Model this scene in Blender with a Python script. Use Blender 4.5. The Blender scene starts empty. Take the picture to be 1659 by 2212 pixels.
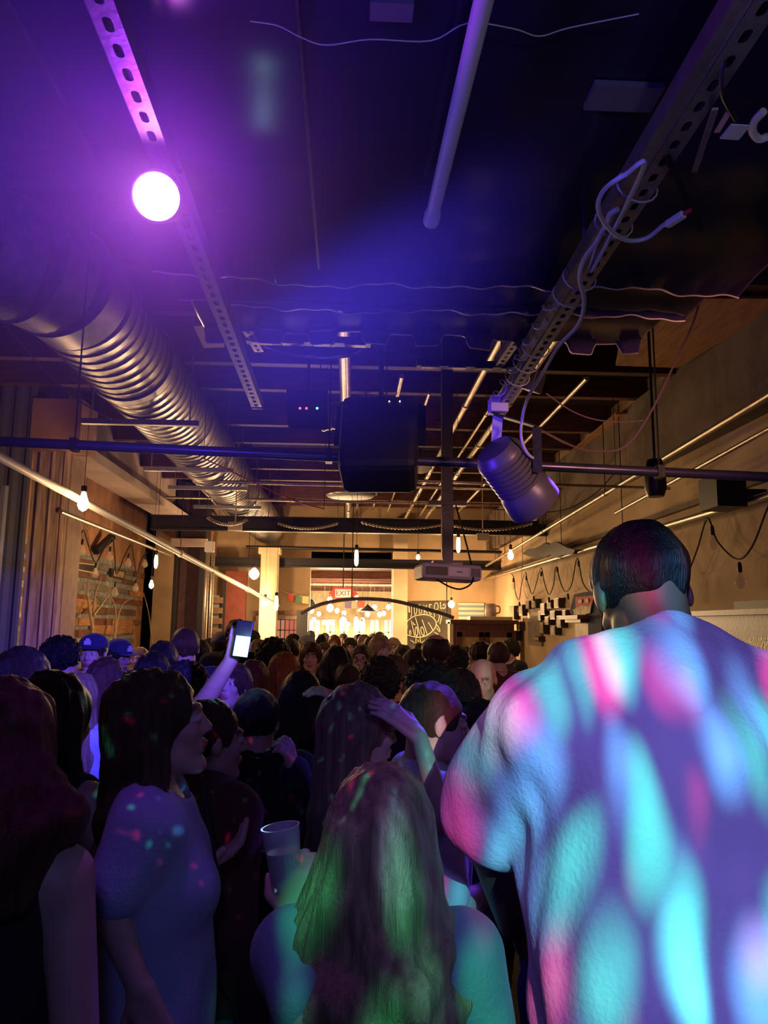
import bpy, bmesh, math, random
import numpy as np
from mathutils import Vector, Matrix, Euler
random.seed(7); rng = np.random.RandomState(11)
S = bpy.context.scene; COL = S.collection
R = math.radians

# ---------------------------------------------------------------- camera
W0, H0, F = 1659.0, 2212.0, 1620.0
CAMZ = 1.75
CM = (Matrix.Translation((0, 0, CAMZ)) @ Matrix.Rotation(R(-2.62), 4, 'Z') @ Matrix.Rotation(R(98.6), 4, 'X')
      @ Matrix.Rotation(R(0.6), 4, 'Z'))
cd = bpy.data.cameras.new('camera'); cam = bpy.data.objects.new('camera', cd); COL.objects.link(cam)
cd.sensor_fit = 'VERTICAL'; cd.sensor_height = 36.0; cd.lens = F / H0 * 36.0
cd.clip_start = 0.05; cd.clip_end = 100
cam.matrix_world = CM
S.camera = cam

# ---------------------------------------------------------------- render look, world
S.view_settings.view_transform = 'Standard'; S.view_settings.look = 'None'
S.view_settings.gamma = 1.0; S.view_settings.use_curve_mapping = False
S.view_settings.exposure = 0.0
wd = bpy.data.worlds.new('night'); S.world = wd; wd.use_nodes = True
wd.node_tree.nodes['Background'].inputs[0].default_value = (0.06, 0.04, 0.10, 1)
wd.node_tree.nodes['Background'].inputs[1].default_value = 0.035
cy = S.cycles
cy.max_bounces = 5; cy.diffuse_bounces = 2; cy.glossy_bounces = 3; cy.transmission_bounces = 4
cy.volume_bounces = 0; cy.transparent_max_bounces = 6
cy.caustics_reflective = False; cy.caustics_refractive = False
cy.sample_clamp_indirect = 3.0; cy.sample_clamp_direct = 12.0
cy.use_denoising = True
cy.use_light_tree = True
cy.use_adaptive_sampling = True; cy.adaptive_threshold = 0.025; cy.adaptive_min_samples = 16

def light(kind, name, loc, energy, color, size=0.05, target=None, angle=60, blend=0.4):
    l = bpy.data.lights.new(name, kind); o = bpy.data.objects.new(name, l); COL.objects.link(o)
    o.location = loc; l.energy = energy; l.color = color
    if kind in ('POINT', 'SPOT'): l.shadow_soft_size = size
    if kind == 'AREA': l.size = size
    if kind == 'SPOT': l.spot_size = R(angle); l.spot_blend = blend
    if target is not None:
        d = Vector(target) - Vector(loc); o.rotation_euler = d.to_track_quat('-Z', 'Y').to_euler()
    return o

# stage lights over crowd and par can, added fill lamps, moving-colour effect light
BLUE = (0.10, 0.06, 1.0)
light('SPOT', 'stage_blue_spot', (0.8, 0.5, 2.6), 1500, BLUE, 0.05, (-1.9, 4.6, 1.45), 29, 0.8)
light('SPOT', 'stage_blue_spot', (1.05, 3.2, 2.5), 170, (.13, .05, 1), 0.04, (0.30, 2.2, 1.30), 40, 0.9)
light('SPOT', 'stage_blue_spot', (-0.10, 2.45, 2.12), 30, (0.10, 0.02, 1.0), 0.03, (0.55, 2.85, 2.42), 46, 0.6)
light('SPOT', 'crowd_bounce_fill', (1.5, 1.2, 2.6), 100, (1.0, .42, .36), 0.1, (0.0, 7.0, 1.5), 60, 1.0)  # added fill lamp standing in for warm bounce on the faces
light('SPOT', 'stage_violet_spot', (0.0, -0.5, 2.3), 14, (0.20, 0.22, 0.95), 0.1, (-0.1, 1.8, 1.1), 95, 1.0)
light('SPOT', 'stage_violet_spot', (0.35, -0.9, 2.2), 85, (0.27, 0.22, 1.0), 0.12, (0.74, 1.5, 1.42), 38, 0.8)
light('SPOT', 'canopy_blue_wash', (-.75, .5, 2.35), 26, (.07, .03, 1), .1, (-.1, 1.6, 2.76), 110, 1.0)  # added lamp under the canopy, turning its sheets blue

light('SPOT', 'pole_fill_light', (0.45, -.5, 1.95), 13, (.72, .66, 1.0), .06, (0.42, 1.9, 2.72), 44, .9)  # added lamp to brighten the white pole, no fixture behind it

def effect_light(name, loc, target, energy, angle, scale, thr, seed, stretch=(1, 1, 1), soft=0.08, size=0.004, cols=None):
    o = light('SPOT', name, loc, energy, (1, 1, 1), size, target, angle, 0.5)
    l = o.data; l.use_nodes = True; nt = l.node_tree; N = nt.nodes; L = nt.links
    em = [n for n in N if n.type == 'EMISSION'][0]
    tc = N.new('ShaderNodeTexCoord'); mp = N.new('ShaderNodeMapping')
    mp.inputs['Location'].default_value = (seed * 1.37, seed * 0.71, seed * 0.33)
    mp.inputs['Rotation'].default_value = (0, 0, R(35)); mp.inputs['Scale'].default_value = stretch
    L.new(tc.outputs['Normal'], mp.inputs['Vector'])
    nz = N.new('ShaderNodeTexNoise'); nz.inputs['Scale'].default_value = scale * 0.35
    mixv = N.new('ShaderNodeVectorMath'); mixv.operation = 'MULTIPLY_ADD'
    mixv.inputs[1].default_value = (0.12, 0.12, 0.12)
    L.new(mp.outputs[0], nz.inputs['Vector']); L.new(nz.outputs['Color'], mixv.inputs[0]); L.new(mp.outputs[0], mixv.inputs[2])
    total = None
    cols = cols or [(1.0, 0.04, 0.22), (0.05, 0.85, 0.60), (0.12, 0.50, 1.0)]
    for i, c in enumerate(cols):
        vo = N.new('ShaderNodeTexVoronoi'); vo.inputs['Scale'].default_value = scale
        off = N.new('ShaderNodeVectorMath'); off.operation = 'ADD'; off.inputs[1].default_value = (i * 3.7, i * 1.9, i * 5.1)
        L.new(mixv.outputs[0], off.inputs[0]); L.new(off.outputs[0], vo.inputs['Vector'])
        mr = N.new('ShaderNodeMapRange'); mr.interpolation_type = 'SMOOTHSTEP'
        mr.inputs['From Min'].default_value = thr + soft; mr.inputs['From Max'].default_value = thr - soft
        L.new(vo.outputs['Distance'], mr.inputs['Value'])
        vm = N.new('ShaderNodeVectorMath'); vm.operation = 'SCALE'; vm.inputs[0].default_value = c
        L.new(mr.outputs[0], vm.inputs['Scale'])
        if total is None: total = vm
        else:
            ad = N.new('ShaderNodeVectorMath'); ad.operation = 'ADD'
            L.new(total.outputs[0], ad.inputs[0]); L.new(vm.outputs[0], ad.inputs[1]); total = ad
    L.new(total.outputs[0], em.inputs['Color'])
    em.inputs['Strength'].default_value = 1.0
    return o
effect_light('colour_effect_light', (0.30, -0.45, 2.05), (0.74, 1.5, 1.40), 230, 36, 17.0, 0.33, 3.0, (1.0, 0.40, 1.0), 0.21)
effect_light('colour_effect_light', (0.05, -.2, 2.3), (0.10, 1.2, 1.22), 85, 21, 15.0, .27, 5.0, (1, .4, 1), .18, cols=[(.05, 1.0, .45), (.15, .9, .7), (.25, .3, 1)])
effect_light('colour_effect_light', (-0.1, -0.4, 2.15), (-0.15, 3.0, 1.5), 90, 32, 34.0, 0.125, 8.0, (1, 1, 1), 0.06)

# ---------------------------------------------------------------- picture-to-place helpers (used to read off real positions)
def ray(px, py):
    d = CM.to_3x3() @ Vector(((px - W0 / 2) / F, -(py - H0 / 2) / F, -1.0)); return d
def PY(px, py, y):
    d = ray(px, py); return Vector((0, 0, CAMZ)) + d * (y / d.y)
def PX(px, py, x):
    d = ray(px, py); return Vector((0, 0, CAMZ)) + d * (x / d.x)
def PZ(px, py, z):
    d = ray(px, py); return Vector((0, 0, CAMZ)) + d * ((z - CAMZ) / d.z)

# ---------------------------------------------------------------- materials
MATS = {}
def mat(name, col, rough=0.7, metal=0.0, var=0.0, vscale=8.0, bump=0.0, bscale=40.0, emit=None, estr=0.0,
        stretch=(1, 1, 1), alpha=None, spec=0.5, col2=None, attr=None, trans=0.0, sheen=0.0):
    if name in MATS: return MATS[name]
    m = bpy.data.materials.new(name); m.use_nodes = True; MATS[name] = m
    nt = m.node_tree; N = nt.nodes; L = nt.links; b = N['Principled BSDF']
    b.inputs['Base Color'].default_value = (*col, 1); b.inputs['Roughness'].default_value = rough
    b.inputs['Metallic'].default_value = metal; b.inputs['Specular IOR Level'].default_value = spec
    if trans: b.inputs['Transmission Weight'].default_value = trans
    if sheen: b.inputs['Sheen Weight'].default_value = sheen
    if emit: b.inputs['Emission Color'].default_value = (*emit, 1); b.inputs['Emission Strength'].default_value = estr
    if alpha is not None: b.inputs['Alpha'].default_value = alpha
    tc = mp = None
    if var or bump:
        tc = N.new('ShaderNodeTexCoord'); mp = N.new('ShaderNodeMapping'); mp.inputs['Scale'].default_value = stretch
        L.new(tc.outputs['Object'], mp.inputs['Vector'])
    src = None
    if attr:
        at = N.new('ShaderNodeAttribute'); at.attribute_name = attr; src = at.outputs['Color']
    if var:
        nz = N.new('ShaderNodeTexNoise'); nz.inputs['Scale'].default_value = vscale; nz.inputs['Detail'].default_value = 6
        L.new(mp.outputs[0], nz.inputs['Vector'])
        rp = N.new('ShaderNodeMapRange'); rp.inputs['From Min'].default_value = 0.32; rp.inputs['From Max'].default_value = 0.68
        L.new(nz.outputs['Fac'], rp.inputs['Value'])
        mx = N.new('ShaderNodeMix'); mx.data_type = 'RGBA'
        c2 = col2 if col2 else tuple(c * (1 - var) for c in col)
        mx.inputs[6].default_value = (*col, 1); mx.inputs[7].default_value = (*c2, 1)
        L.new(rp.outputs[0], mx.inputs[0])
        if src is not None:
            mu = N.new('ShaderNodeMix'); mu.data_type = 'RGBA'; mu.blend_type = 'MULTIPLY'; mu.inputs[0].default_value = 1
            L.new(mx.outputs[2], mu.inputs[6]); L.new(src, mu.inputs[7]); src = mu.outputs[2]
        else: src = mx.outputs[2]
    if src is not None: L.new(src, b.inputs['Base Color'])
    if bump:
        nb = N.new('ShaderNodeTexNoise'); nb.inputs['Scale'].default_value = bscale; nb.inputs['Detail'].default_value = 4
        L.new(mp.outputs[0], nb.inputs['Vector'])
        bp = N.new('ShaderNodeBump'); bp.inputs['Strength'].default_value = min(1, bump); bp.inputs['Distance'].default_value = 0.01
        L.new(nb.outputs['Fac'], bp.inputs['Height']); L.new(bp.outputs[0], b.inputs['Normal'])
    return m

def glow(name, col, s):
    return mat(name, (0.02, 0.02, 0.02), emit=col, estr=s)

# ---------------------------------------------------------------- mesh helpers
def tag(o, label=None, cat=None, group=None, kind=None):
    if label: o['label'] = label
    if cat: o['category'] = cat
    if group: o['group'] = group
    if kind: o['kind'] = kind
    return o
def thing(name, label, cat, loc=(0, 0, 0), group=None):
    o = bpy.data.objects.new(name, None); COL.objects.link(o); o.location = Vector(loc); o.empty_display_size = 0.1
    return tag(o, label, cat, group)
def link_mesh(name, me, m, parent=None, smooth=False):
    o = bpy.data.objects.new(name, me); COL.objects.link(o)
    if m is not None: me.materials.append(m)
    if smooth: me.polygons.foreach_set('use_smooth', [True] * len(me.polygons))
    if parent is not None:
        o.parent = parent
        if parent.type == 'EMPTY': o.matrix_parent_inverse = Matrix.Translation(-parent.location)
    return o
class MB:
    def __init__(s): s.bm = bmesh.new(); s.sm = False
    def box(s, c, d, rot=None):
        hx, hy, hz = [v / 2 for v in d]; c = Vector(c)
        M_ = Euler(rot).to_matrix() if rot is not None and not isinstance(rot, Matrix) else rot
        vs = []
        for z in (-hz, hz):
            for x, y in ((-hx, -hy), (hx, -hy), (hx, hy), (-hx, hy)):
                v = Vector((x, y, z)); v = M_ @ v if M_ is not None else v
                vs.append(s.bm.verts.new(c + v))
        for f in ((3, 2, 1, 0), (4, 5, 6, 7), (0, 1, 5, 4), (1, 2, 6, 5), (2, 3, 7, 6), (3, 0, 4, 7)):
            s.bm.faces.new([vs[i] for i in f])
        return s
    def beam(s, a, b, w, h, up=(0, 0, 1)):
        a, b = Vector(a), Vector(b); d = (b - a); ln = d.length; y = d / ln
        x = y.cross(Vector(up)).normalized(); z = x.cross(y)
        return s.box((a + b) / 2, (w, ln, h), Matrix((x, y, z)).transposed())
    def tube(s, pts, r, seg=8, cap=True):
        s.sm = True
        pts = [Vector(p) for p in pts]; n = len(pts); rr = r if isinstance(r, (list, tuple)) else [r] * n
        t0 = (pts[1] - pts[0]).normalized(); up = Vector((0, 0, 1)) if abs(t0.z) < 0.9 else Vector((1, 0, 0))
        u = t0.cross(up).normalized(); rings = []
        for i in range(n):
            t = (pts[min(i + 1, n - 1)] - pts[max(i - 1, 0)]).normalized()
            u = (u - t * u.dot(t)).normalized(); v = t.cross(u)
            rings.append([s.bm.verts.new(pts[i] + (u * math.cos(k * 2 * math.pi / seg) + v * math.sin(k * 2 * math.pi / seg)) * rr[i]) for k in range(seg)])
        for a, b in zip(rings, rings[1:]):
            for k in range(seg): s.bm.faces.new((a[k], a[(k + 1) % seg], b[(k + 1) % seg], b[k]))
        if cap: s.bm.faces.new(rings[0][::-1]); s.bm.faces.new(rings[-1])
        return s
    def lathe(s, prof, c, axis=(0, 0, 1), seg=20):
        ax = Vector(axis).normalized(); c = Vector(c)
        pts = [c + ax * h for _, h in prof]; s.sm = True
        up = Vector((0, 0, 1)) if abs(ax.z) < 0.9 else Vector((1, 0, 0)); u = ax.cross(up).normalized(); v = ax.cross(u)
        rings = []
        for (r, h) in prof:
            rings.append([s.bm.verts.new(c + ax * h + (u * math.cos(k * 2 * math.pi / seg) + v * math.sin(k * 2 * math.pi / seg)) * max(r, 1e-4)) for k in range(seg)])
        for a, b in zip(rings, rings[1:]):
            for k in range(seg): s.bm.faces.new((a[k], a[(k + 1) % seg], b[(k + 1) % seg], b[k]))
        s.bm.faces.new(rings[0][::-1]); s.bm.faces.new(rings[-1])
        return s
    def poly(s, pts, thick, normal):
        n = Vector(normal).normalized() * thick
        a = [s.bm.verts.new(Vector(p)) for p in pts]; b = [s.bm.verts.new(Vector(p) + n) for p in pts]
        s.bm.faces.new(a[::-1]); s.bm.faces.new(b)
        for i in range(len(a)): j = (i + 1) % len(a); s.bm.faces.new((a[i], a[j], b[j], b[i]))
        return s
    def build(s, name, m, parent=None, smooth=None, bevel=0):
        bmesh.ops.recalc_face_normals(s.bm, faces=s.bm.faces)
        me = bpy.data.meshes.new(name); s.bm.to_mesh(me); s.bm.free()
        o = link_mesh(name, me, m, parent, False)
        if s.sm if smooth is None else smooth:
            me.polygons.foreach_set('use_smooth', [True] * len(me.polygons))
            try: me.set_sharp_from_angle(angle=R(40))
            except Exception: pass
        if bevel:
            md = o.modifiers.new('bevel', 'BEVEL'); md.width = bevel; md.segments = 2; md.limit_method = 'ANGLE'
        return o
def struct(name, mb, m, **k):
    return tag(mb.build(name, m, **k), kind='structure')
def sag(a, b, drop, n=14):
    a, b = Vector(a), Vector(b)
    return [a.lerp(b, i / n) - Vector((0, 0, drop * 4 * (i / n) * (1 - i / n))) for i in range(n + 1)]
def smooth_path(pts, n=6):
    P = [Vector(p) for p in pts]; P = [2 * P[0] - P[1]] + P + [2 * P[-1] - P[-2]]; out = []
    for i in range(1, len(P) - 2):
        for k in range(n):
            t = k / n; a, b, c, d = P[i - 1], P[i], P[i + 1], P[i + 2]
            out.append(0.5 * ((2 * b) + (c - a) * t + (2 * a - 5 * b + 4 * c - d) * t * t + (3 * b - a - 3 * c + d) * t ** 3))
    out.append(P[-2]); return out

M_PLASTER = mat('tan_plaster', (0.60, 0.44, 0.26), 0.85, var=0.35, vscale=1.3, bump=0.3, bscale=25)
M_CONC = mat('stained_concrete', (0.20, 0.15, 0.115), 0.85, var=0.5, vscale=2.2, bump=0.5, bscale=18)  # darkened so the dim upper wall sits in the concrete colour
M_FLOOR = mat('dark_floor', (0.05, 0.045, 0.05), 0.5, var=0.3, vscale=3)
M_CEIL = mat('dark_deck', (0.06, 0.03, 0.03), 0.8, var=0.5, vscale=2)
M_JOIST = mat('red_brown_wood', (0.15, 0.055, 0.038), 0.7, var=0.5, vscale=5, stretch=(1, 6, 6), bump=0.3)
M_BLACKM = mat('black_painted_metal', (0.02, 0.02, 0.024), 0.4, 0.3, bump=0.1)
M_BLACK = mat('black_plastic', (0.012, 0.012, 0.014), 0.45)
M_GALV = mat('galvanised_steel', (0.42, 0.41, 0.42), 0.42, 0.85, var=0.3, vscale=14, bump=0.12, bscale=60)
M_PIPE = mat('steel_pipe', (0.62, 0.55, 0.46), 0.3, 0.85, var=0.4, vscale=10, stretch=(4, 1, 4))
M_WHITE = mat('white_plastic', (0.75, 0.75, 0.74), 0.45)
M_GREYC = mat('grey_cable_jacket', (0.50, 0.52, 0.56), 0.5)
M_WOOD = mat('dark_red_wood', (0.16, 0.055, 0.03), 0.5, var=0.5, vscale=6, stretch=(6, 6, 1), bump=0.2)
M_PINE = mat('orange_pine_board', (0.52, 0.26, 0.11), 0.6, var=0.4, vscale=5, stretch=(6, 1, 6), bump=0.2)
# ================================================================ the room
YR = 16.0; XR = 3.1; XL = -3.2; ZC = 4.35
struct('floor', MB().box((0, 8, -0.05), (10, 26, 0.1)), M_FLOOR)
struct('ceiling', MB().box((0, 9, ZC + 0.05), (10, 24, 0.1)), M_CEIL)
struct('wall_right', MB().box((XR + 0.1, 6.5, 2.2), (0.2, 19, 4.4)), M_PLASTER)
# right wall: shallow concrete downstand band along the top
struct('trim_1', MB().box((XR - 0.07, 7.5, 3.72), (0.16, 17, 0.75)).box((XR - 0.02, 7.5, 2.86), (0.06, 17, 0.05)), M_CONC)
# rear wall with the wide opening to the next room
xo0, xo1 = PY(668, 1350, YR).x, PY(846, 1350, YR).x
rw = MB()
zo = PY(760, 1262, YR).z
rw.box(((xo1 + XR) / 2 + .1, YR + .1, 2.2), (XR - xo1 + .2, .2, 4.4))
rw.box(((xo0 - 5) / 2, YR + .1, 2.2), (xo0 + 5, .2, 4.4))
rw.box(((xo0 + xo1) / 2, YR + .1, (zo + 4.4) / 2 + .35), (xo1 - xo0, .2, 4.4 - zo - .7))
struct('wall_rear', rw, M_PLASTER)
M_JAMB = mat('cream_column_paint', (0.80, 0.66, 0.42), 0.7, var=0.2, vscale=3)
struct('trim_2', MB().box(((xo1 + .16), YR - .12, 2.0), (.30, .35, 4.0)), M_JAMB)
# left: alcove wall behind pallet cladding, near wall stretch
M_BRICK = mat('orange_painted_brick', (0.50, 0.26, 0.15), 0.85, var=0.35, vscale=4, bump=0.5, bscale=12)
struct('wall_left', MB().box((-4.4, 6.5, 2.2), (0.2, 19, 4.4)), M_BRICK)
M_SOFF = mat('purple_grey_panel', (0.46, 0.36, 0.32), 0.8, var=0.25, vscale=2.5)
struct('trim_3', MB().box((XL - .05, 11.15, 4.0), (.25, 6.0, .72)), M_SOFF)
struct('trim_4', MB().box((XL + .12, 11.1, 3.60), (.42, 5.9, .12)), M_SOFF)
# joists across the ceiling
jo = []
for i, y in enumerate([3.9, 4.7, 5.6, 6.5, 7.5, 8.6, 9.8, 11.1, 12.4, 13.8, 15.1]):
    d = 0.30 if i % 2 else 0.22
    struct('trim_%d' % (5 + i), MB().box((-.3, y, ZC - d / 2), (7.6, .09, d)), M_JOIST)
# the dim side walls and back wall behind the stage
struct('wall_behind', MB().box((0, -2.6, 2.2), (10, .2, 4.4)), mat('black_stage_wall', (0.03, 0.025, 0.035), 0.9))
# ---- next room, seen through the opening
M_NEXT = mat('cream_wall_next_room', (0.85, 0.72, 0.48), 0.8, var=0.2, vscale=1.5)
struct('ceiling_next', MB().box((-.2, 20.1, 3.0), (8, 8, .1)), M_CEIL)
struct('wall_far', MB().box((-.2, 24.1, 2.2), (8, .2, 4.4)), M_NEXT)
struct('wall_next_left', MB().box((-4.2, 20, 2.2), (.2, 8, 4.4)), M_NEXT)
struct('wall_next_right', MB().box((3.8, 20, 2.2), (.2, 8, 4.4)), M_NEXT)
M_WIN = mat('night_window_glass', (0.25, 0.30, 0.36), 0.15, emit=(0.55, 0.62, 0.7), estr=1.0)  # pane emission added to make the far windows bright
for i, (a, b) in enumerate([(664, 692), (702, 724), (732, 754), (762, 790), (798, 820), (828, 850)]):
    p0, p1 = PY(a, 1336, 23.9), PY(b, 1420, 23.9)
    w = tag(MB().box(((p0.x + p1.x) / 2, 23.97, (p0.z + .9) / 2), (p1.x - p0.x, .06, p0.z - .9)).build('window_%d' % (i + 1), M_JAMB), kind='structure')
    zz0, zz1 = .95, p0.z - .05
    MB().box(((p0.x + p1.x) / 2, 23.93, (zz0 + zz1) / 2), (p1.x - p0.x - .08, .02, zz1 - zz0)).build('pane', M_WIN, w)
    MB().box(((p0.x + p1.x) / 2, 23.91, (zz0 + zz1) / 2 + .1), (p1.x - p0.x - .06, .03, .04)).box(((p0.x + p1.x) / 2, 23.91, (zz0 + zz1) / 2), (.035, .03, zz1 - zz0)).build('muntin', M_JAMB, w)
for i in range(7):
    struct('trim_%d' % (30 + i), MB().box((-.2, 16.9 + i * 1.0, 2.86), (7.5, .12, .18)), M_JOIST)

# ================================================================ low black sheet canopy over the stage
M_SHEET = mat('glossy_black_sheet', (0.030, 0.020, 0.060), 0.16, 0.0, var=0.3, vscale=3, bump=0.03, bscale=5, stretch=(.4, 2, 1), spec=0.5)
ZS = 2.76
def sheet(y0, y1, z, x0, x1, edge, ripple, seed, nx=170, ny=110):
    r = random.Random(seed); ph = [r.uniform(0, 6.28) for _ in range(8)]
    bm = bmesh.new(); grid = []
    for j in range(ny + 1):
        row = []; t = 1 - (1 - j / ny) ** 1.8
        for i in range(nx + 1):
            x = x0 + (x1 - x0) * i / nx
            ye = y1 + .018 * math.sin(x * 5 + ph[0]) + .010 * math.sin(x * 17 + ph[1])
            y = y0 + (ye - y0) * t
            zz = z + ripple * (math.sin(y * 23 + ph[2] + .6 * math.sin(x * 3 + ph[3])) * .5 + .5 * math.sin(y * 9 + x * 1.5 + ph[4]))
            k = max(0, (t - (.92 if edge == 'rib' else .968)) / (.08 if edge == 'rib' else .032)) ** 2
            if edge == 'rib':
                u = (x * 5.2 + ph[5]) % 1.0
                prof = 1 if u < .42 else (0 if .5 < u < .92 else (1 - (u - .42) / .08 if u <= .5 else (u - .92) / .08))
                zz += -.042 * prof * k
            else: zz += k * (.004 * math.sin(x * 9 + ph[6]) + .004 * math.sin(x * 31 + ph[7]) + .003 * math.sin(x * 63) - .014)
            row.append(bm.verts.new((x, y, zz)))
        grid.append(row)
    for a, b in zip(grid, grid[1:]):
        for i in range(nx): bm.faces.new((a[i], b[i], b[i + 1], a[i + 1]))
    me = bpy.data.meshes.new('sheet'); bm.to_mesh(me); bm.free()
    return me
cano = thing('stage_canopy', 'low glossy black sheet-metal canopy over the stage, its overlapping front edges wavy', 'canopy', (.3, 1.2, ZS + .06))
for k, (y0, y1, z, ed, ri) in enumerate([(-2.3, 2.08, ZS, 'wave', .0025), (1.9, 2.32, ZS + .022, 'wave', .004), (2.15, 2.62, ZS + .044, 'rib', .004)]):
    o = link_mesh('ceiling_sheet', sheet(y0, y1, z, -.58 + k * .02, 1.16 - .05 * k, ed, ri, k + 3), M_SHEET, cano, True)
    md = o.modifiers.new('thick', 'SOLIDIFY'); md.thickness = .007; md.offset = -1
    row = [v.co.copy() for v in o.data.vertices[-171:]]
    MB().tube([c + Vector((0, .002, -.001)) for c in row], .0028, 5).build('cut_edge', mat('pale_glint_edge', (.80, .66, .58), .35, .2, var=.95, vscale=5), o)  # glint along the cut edge is put into this pale colour
M_DARKW = mat('dark_canopy_framing', (0.05, 0.03, 0.03), .8)
for xx in (-.45, .3, 1.02): MB().box((xx, .2, ZS + .11), (.05, 4.7, .08)).build('framing_bar', M_DARKW, cano)
MB().tube([(-.10, -.4, ZS - .012), (-.10, 2.0, ZS - .012)], .006, 6).build('seam_strip', M_BLACKM, cano)
for q in [(1285, 180, 1405, 240), (800, 0, 890, 45)]:
    a, b = PZ(q[0], q[1], ZS - .012), PZ(q[2], q[3], ZS - .012)
    MB().box(((a.x + b.x) / 2, (a.y + b.y) / 2, ZS - .01), (abs(b.x - a.x), abs(a.y - b.y), .012)).build('cover_plate', mat('grey_plate', (.14, .13, .18), .5), cano)
wr = thing('hanging_wire', 'thin pale wire drooping in swags below the black canopy', 'wire', PZ(700, 100, ZS - .05))
w_pts = smooth_path([PZ(x, y, ZS - .03) for x, y in [(540, 45), (600, 55), (650, 80), (705, 97), (800, 85), (930, 88), (1010, 50), (1110, 62), (1165, 78), (1230, 60), (1380, 30)]], 5)
MB().tube(w_pts, .0012, 5).build('wire_strand', M_GREYC, wr)

# ================================================================ slotted strut channels
def strut(x0, x1, y0, y1, z, w=.041, h=.041, name='strut_channel', label='', slot=.5, group=None, side=1):
    """U channel with a slotted bottom web, running from (x0,y0) to (x1,y1)"""
    bm = bmesh.new(); a = Vector((x0, y0, z)); b = Vector((x1, y1, z)); d = b - a; L_ = d.length; d.normalize()
    sx = Vector((d.y, -d.x, 0)); pitch = .0508; n = int(L_ / pitch)
    def V(u, s, zz): return bm.verts.new(a + d * u + sx * s + Vector((0, 0, zz)))
    NS = 16
    for i in range(n):
        u0 = i * pitch; c = u0 + pitch / 2; ring = []; outer = []
        for k in range(NS):
            t = 2 * math.pi * k / NS
            cu, cs = math.cos(t), math.sin(t)
            ru = .0145 - .0072; ring.append(V(c + (ru if cu > 0 else -ru) * (1 if abs(cu) > 1e-6 else 0) + .0072 * cu, .0072 * cs, 0))
            m = max(abs(cu), abs(cs)); outer.append(V(c + cu / m * pitch / 2, cs / m * w / 2, 0))
        for k in range(NS):
            j = (k + 1) % NS; bm.faces.new((ring[k], ring[j], outer[j], outer[k]))
    E_ = n * pitch
    for s_ in (-1, 1):
        q = [V(0, s_ * w / 2, 0), V(E_, s_ * w / 2, 0), V(E_, s_ * w / 2, h), V(0, s_ * w / 2, h)]; bm.faces.new(q)
        q = [V(0, s_ * w / 2, h), V(E_, s_ * w / 2, h), V(E_, s_ * (w / 2 - .009), h), V(0, s_ * (w / 2 - .009), h)]; bm.faces.new(q)
    me = bpy.data.meshes.new(name); bmesh.ops.remove_doubles(bm, verts=bm.verts, dist=1e-5); bm.to_mesh(me); bm.free()
    return me
ZB = 2.62
pa, pb = PZ(215, 0, ZB), PZ(556, 882, ZB)
dirn = (pb - pa).normalized(); pa2 = pa - dirn * 1.0
sl = thing('strut_channel', 'slotted steel strut channel passing the glowing magenta lamp at left', 'strut', pb)
o = link_mesh('slotted_channel', strut(pa2.x, pb.x, pa2.y, pb.y, ZB), M_GALV, sl); md = o.modifiers.new('t', 'SOLIDIFY'); md.thickness = .0025
MB().box(pb + Vector((0, .004, .02)), (.045, .006, .045)).build('end_cap', M_GALV, sl)
for u in (.25, 1.3, 2.6):
    p = pa2.lerp(pb, u / 3.2); MB().tube([p + Vector((0, 0, .03)), Vector((p.x, p.y, ZS + .1 if u < 2 else ZC))], .005, 6).build('hanger_rod', M_GALV, sl)
qa, qb = PZ(1640, 30, ZB), PZ(1080, 890, ZB)
dq = (qb - qa).normalized(); qa2 = qa - dq * .9
sr = thing('strut_channel', 'slotted steel strut channel at right with grey cable wound around it', 'strut', qb)
o = link_mesh('slotted_channel', strut(qa2.x, qb.x, qa2.y, qb.y, ZB), M_GALV, sr); md = o.modifiers.new('t', 'SOLIDIFY'); md.thickness = .0025
side = Vector((dq.y, -dq.x, 0))
MB().beam(qa2 - side * .034 + Vector((0, 0, .02)), qb - side * .034 - dq * .6 + Vector((0, 0, .02)), .026, .04).build('side_rail', M_GALV, sr)
for u in (.3, 1.0, 1.9):
    p = qa2.lerp(qb, u / 3.2); MB().tube([p + Vector((0, 0, .03)), Vector((p.x, p.y, ZS + .08))], .005, 6).build('hanger_rod', M_GALV, sr)
for q in ((515, 700, 563, 765), (1120, 738, 1075, 795)):
    a, b = PZ(q[0], q[1], 2.95), PZ(q[2], q[3], 2.95)
    s2 = thing('strut_channel', 'short slotted strut channel beyond the canopy edge at the ' + ('left, above the long channel end' if q[0] < 800 else 'right, above the cable bundle'), 'strut', b)
    o = link_mesh('slotted_channel', strut(a.x, b.x, a.y - .25, b.y, 2.95), M_GALV, s2); md = o.modifiers.new('t', 'SOLIDIFY'); md.thickness = .0025
    MB().tube([b + Vector((0, -.1, .03)), Vector((b.x, b.y - .1, ZC))], .005, 6).build('hanger_rod', M_GALV, s2)
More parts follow.
